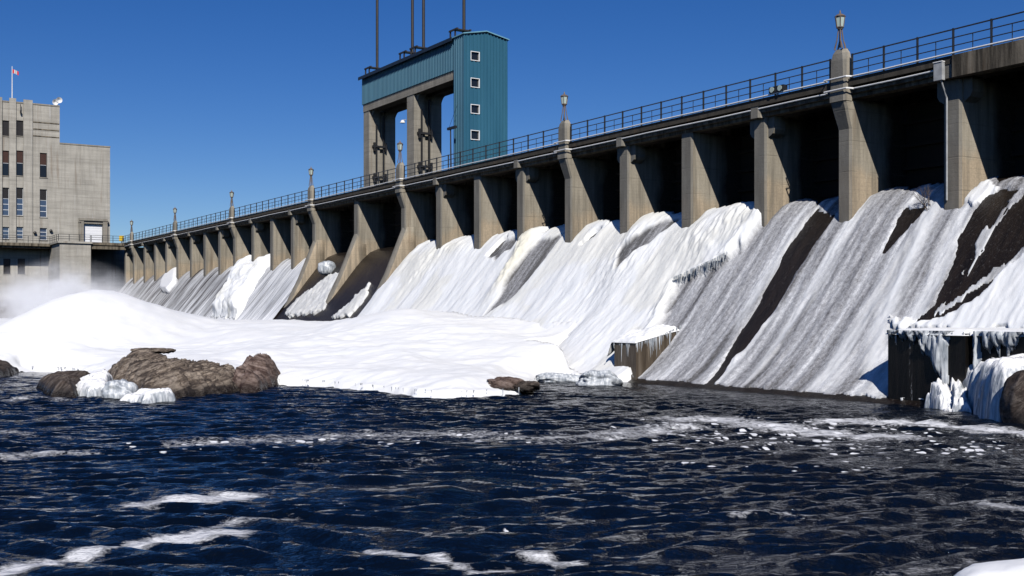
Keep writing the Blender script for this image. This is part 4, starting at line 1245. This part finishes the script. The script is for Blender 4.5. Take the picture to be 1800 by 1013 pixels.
calm *= .35 + .65 * sstep(7, 13, vW_)
H *= fade * calm
foam = np.zeros_like(WX); bub = np.zeros_like(WX)
JX0 = fbm(WX * .9, WY * .9, 151, 5, .65) - .5
def streakf(px, w, s, target, wob=.5):
    pts = [on_z(*p) for p in px]
    jx = JX0 * 2 * wob
    d = pdist(WX + jx, WY + jx * .7, pts); np.maximum(target, s * 1.22 * np.exp(-(d / w / 1.25) ** 2) if target is foam else s * np.exp(-(d / w) ** 2), out=target)
streakf([(1190, 738), (1270, 737), (1330, 746), (1390, 756), (1470, 764), (1560, 768)], 1.15, .78, foam)
streakf([(1480, 742), (1560, 742), (1650, 748), (1740, 756), (1850, 765)], 1.1, .85, foam)
streakf([(1290, 770), (1400, 775), (1500, 778), (1640, 772), (1800, 768)], 1.7, .34, foam, 1.2)
streakf([(1260, 770), (1400, 782), (1560, 782), (1700, 785)], 2.2, .95, bub, 1)
streakf([(1180, 745), (1500, 755), (1750, 765)], 2.6, .6, bub, 1)
streakf([(1230, 820), (1400, 822), (1540, 822)], .7, .6, bub, .6)
streakf([(380, 778), (520, 772), (640, 766), (800, 764), (950, 772), (1080, 765), (1200, 750)], 1.5, .58, foam, 1.2)
streakf([(280, 790), (450, 780), (600, 775), (800, 770), (1000, 775)], 2.0, .36, bub, 1)
streakf([(560, 815), (760, 812), (1000, 822), (1200, 815)], 1.0, .33, foam, .8)
streakf([(-60, 812), (0, 806), (60, 797), (130, 800)], .9, .62, foam, .6)
streakf([(0, 760), (60, 768), (150, 770)], .5, .45, foam, .6)
streakf([(20, 705), (60, 698), (110, 705)], .6, .5, foam, .5)
streakf([(262, 888), (310, 880), (370, 876), (420, 872)], .45, .85, foam, .4)
streakf([(380, 925), (430, 915), (490, 912)], .28, .62, foam, .4)
streakf([(-60, 1012), (0, 1004), (80, 990), (160, 972), (240, 956), (310, 946), (420, 938)], .3, .92, foam, .3)
streakf([(640, 968), (720, 975), (770, 985), (830, 1005), (900, 1000)], .16, .75, foam, .25)
streakf([(900, 970), (960, 985), (1010, 992)], .22, .62, foam, .3)
streakf([(1300, 905), (1350, 902), (1410, 906)], .3, .6, foam, .3)
streakf([(1690, 880), (1740, 890), (1830, 897)], .4, .66, foam, .3)
streakf([(1560, 1010), (1640, 1000), (1700, 990)], .35, .5, foam, .3)
streakf([(860, 930), (880, 938)], .15, .6, bub, .2)
foam += .10 * sstep(.45, .7, fbm(WX * .25, WY * .35, 161)) * sstep(2, 12, WY)
tag(grid_mesh('river', np.stack([WX, WY, H], -1), M['river'], {'foam': foam, 'bub': bub}), kind='structure')
m_ = MB(); m_.box(-500, 400, 4.75, 2500, 12.6, 13.2)
o = m_.build('reservoir', M['res']); tag(o, kind='structure')

# ------------------------------------------------------------------ mist by the far falls
t = NT('mist'); t.t.nodes.remove(t.b)
pv = t.n('ShaderNodeVolumePrincipled'); t.l(pv.outputs[0], t.out.inputs['Volume'])
oc = t.n('ShaderNodeTexCoord').outputs['Object']
ln = t.n('ShaderNodeVectorMath', operation='LENGTH'); t.l(oc, ln.inputs[0])
fo = t.math('SUBTRACT', 1.0, ln.outputs['Value'], True)
nz = t.noise(oc, 2.2, 4, .6)
den = t.math('MULTIPLY', t.math('MULTIPLY', fo, fo), t.ramp(nz, [(.38, 0), (.66, 1)]))
t.put(pv.inputs['Density'], t.math('MULTIPLY', den, 1.2)); pv.inputs['Color'].default_value = (.95, .96, 1, 1); pv.inputs['Anisotropy'].default_value = -.2
m_ = MB(); m_.lathe((0, 0, 0), [(math.sin(a), -math.cos(a)) for a in np.linspace(.02, math.pi - .02, 16)], 28)
ms = m_.build('mist', t.m, None, (0, 0, 0)); ms.location = W(-108, -13, 3.5); ms.scale = (27, 12, 8.5); tag(ms, kind='stuff')

# ------------------------------------------------------------------ light, sky, camera
S = np.array([.73 * EX[i] - .34 * EY[i] for i in (0, 1)] + [.63]); S /= np.linalg.norm(S)
el = math.asin(S[2]); az = math.atan2(S[0], S[1])
from mathutils import Vector
sl_ = bpy.data.lights.new('sun', 'SUN'); sl_.energy = 4.8; sl_.angle = R(.5); sl_.color = (1, .955, .88)
so = lk(bpy.data.objects.new('sun', sl_)); so.rotation_euler = Vector(S).to_track_quat('Z', 'Y').to_euler()
w = bpy.data.worlds.new('World'); SC.world = w; w.use_nodes = True
nt = w.node_tree; bg = nt.nodes['Background']
sk = nt.nodes.new('ShaderNodeTexSky'); sk.sky_type = 'NISHITA'; sk.sun_disc = False; sk.sun_elevation = el; sk.sun_rotation = az
sk.altitude = 1500; sk.air_density = 1.0; sk.dust_density = .2; sk.ozone_density = 4.5
hs = nt.nodes.new('ShaderNodeHueSaturation'); hs.inputs['Saturation'].default_value = 1.3; hs.inputs['Hue'].default_value = .515; hs.inputs['Value'].default_value = 1.0
nt.links.new(sk.outputs[0], hs.inputs['Color']); nt.links.new(hs.outputs[0], bg.inputs[0]); bg.inputs[1].default_value = .074
SC.view_settings.view_transform = 'Standard'; SC.view_settings.look = 'None'; SC.view_settings.gamma = 1; SC.view_settings.use_curve_mapping = False
SC.view_settings.exposure = 0.0
cd = bpy.data.cameras.new('camera'); cd.sensor_width = 36; cd.lens = 40; cd.shift_y = (HY - 506.5) / 1800; cd.clip_end = 9000; cd.clip_start = .1
co = lk(bpy.data.objects.new('camera', cd)); co.location = (0, 0, CZ); co.rotation_euler = (math.pi / 2, 0, 0); SC.camera = co
SC.render.resolution_x, SC.render.resolution_y = 1024, 576
try:
    SC.cycles.volume_step_rate = 4; SC.cycles.volume_bounces = 2; SC.cycles.volume_max_steps = 64; SC.cycles.max_bounces = 6; SC.cycles.diffuse_bounces = 0; SC.cycles.use_denoising = True
except Exception:
    pass
for o in bpy.data.objects:
    if 'org' in o: del o['org']
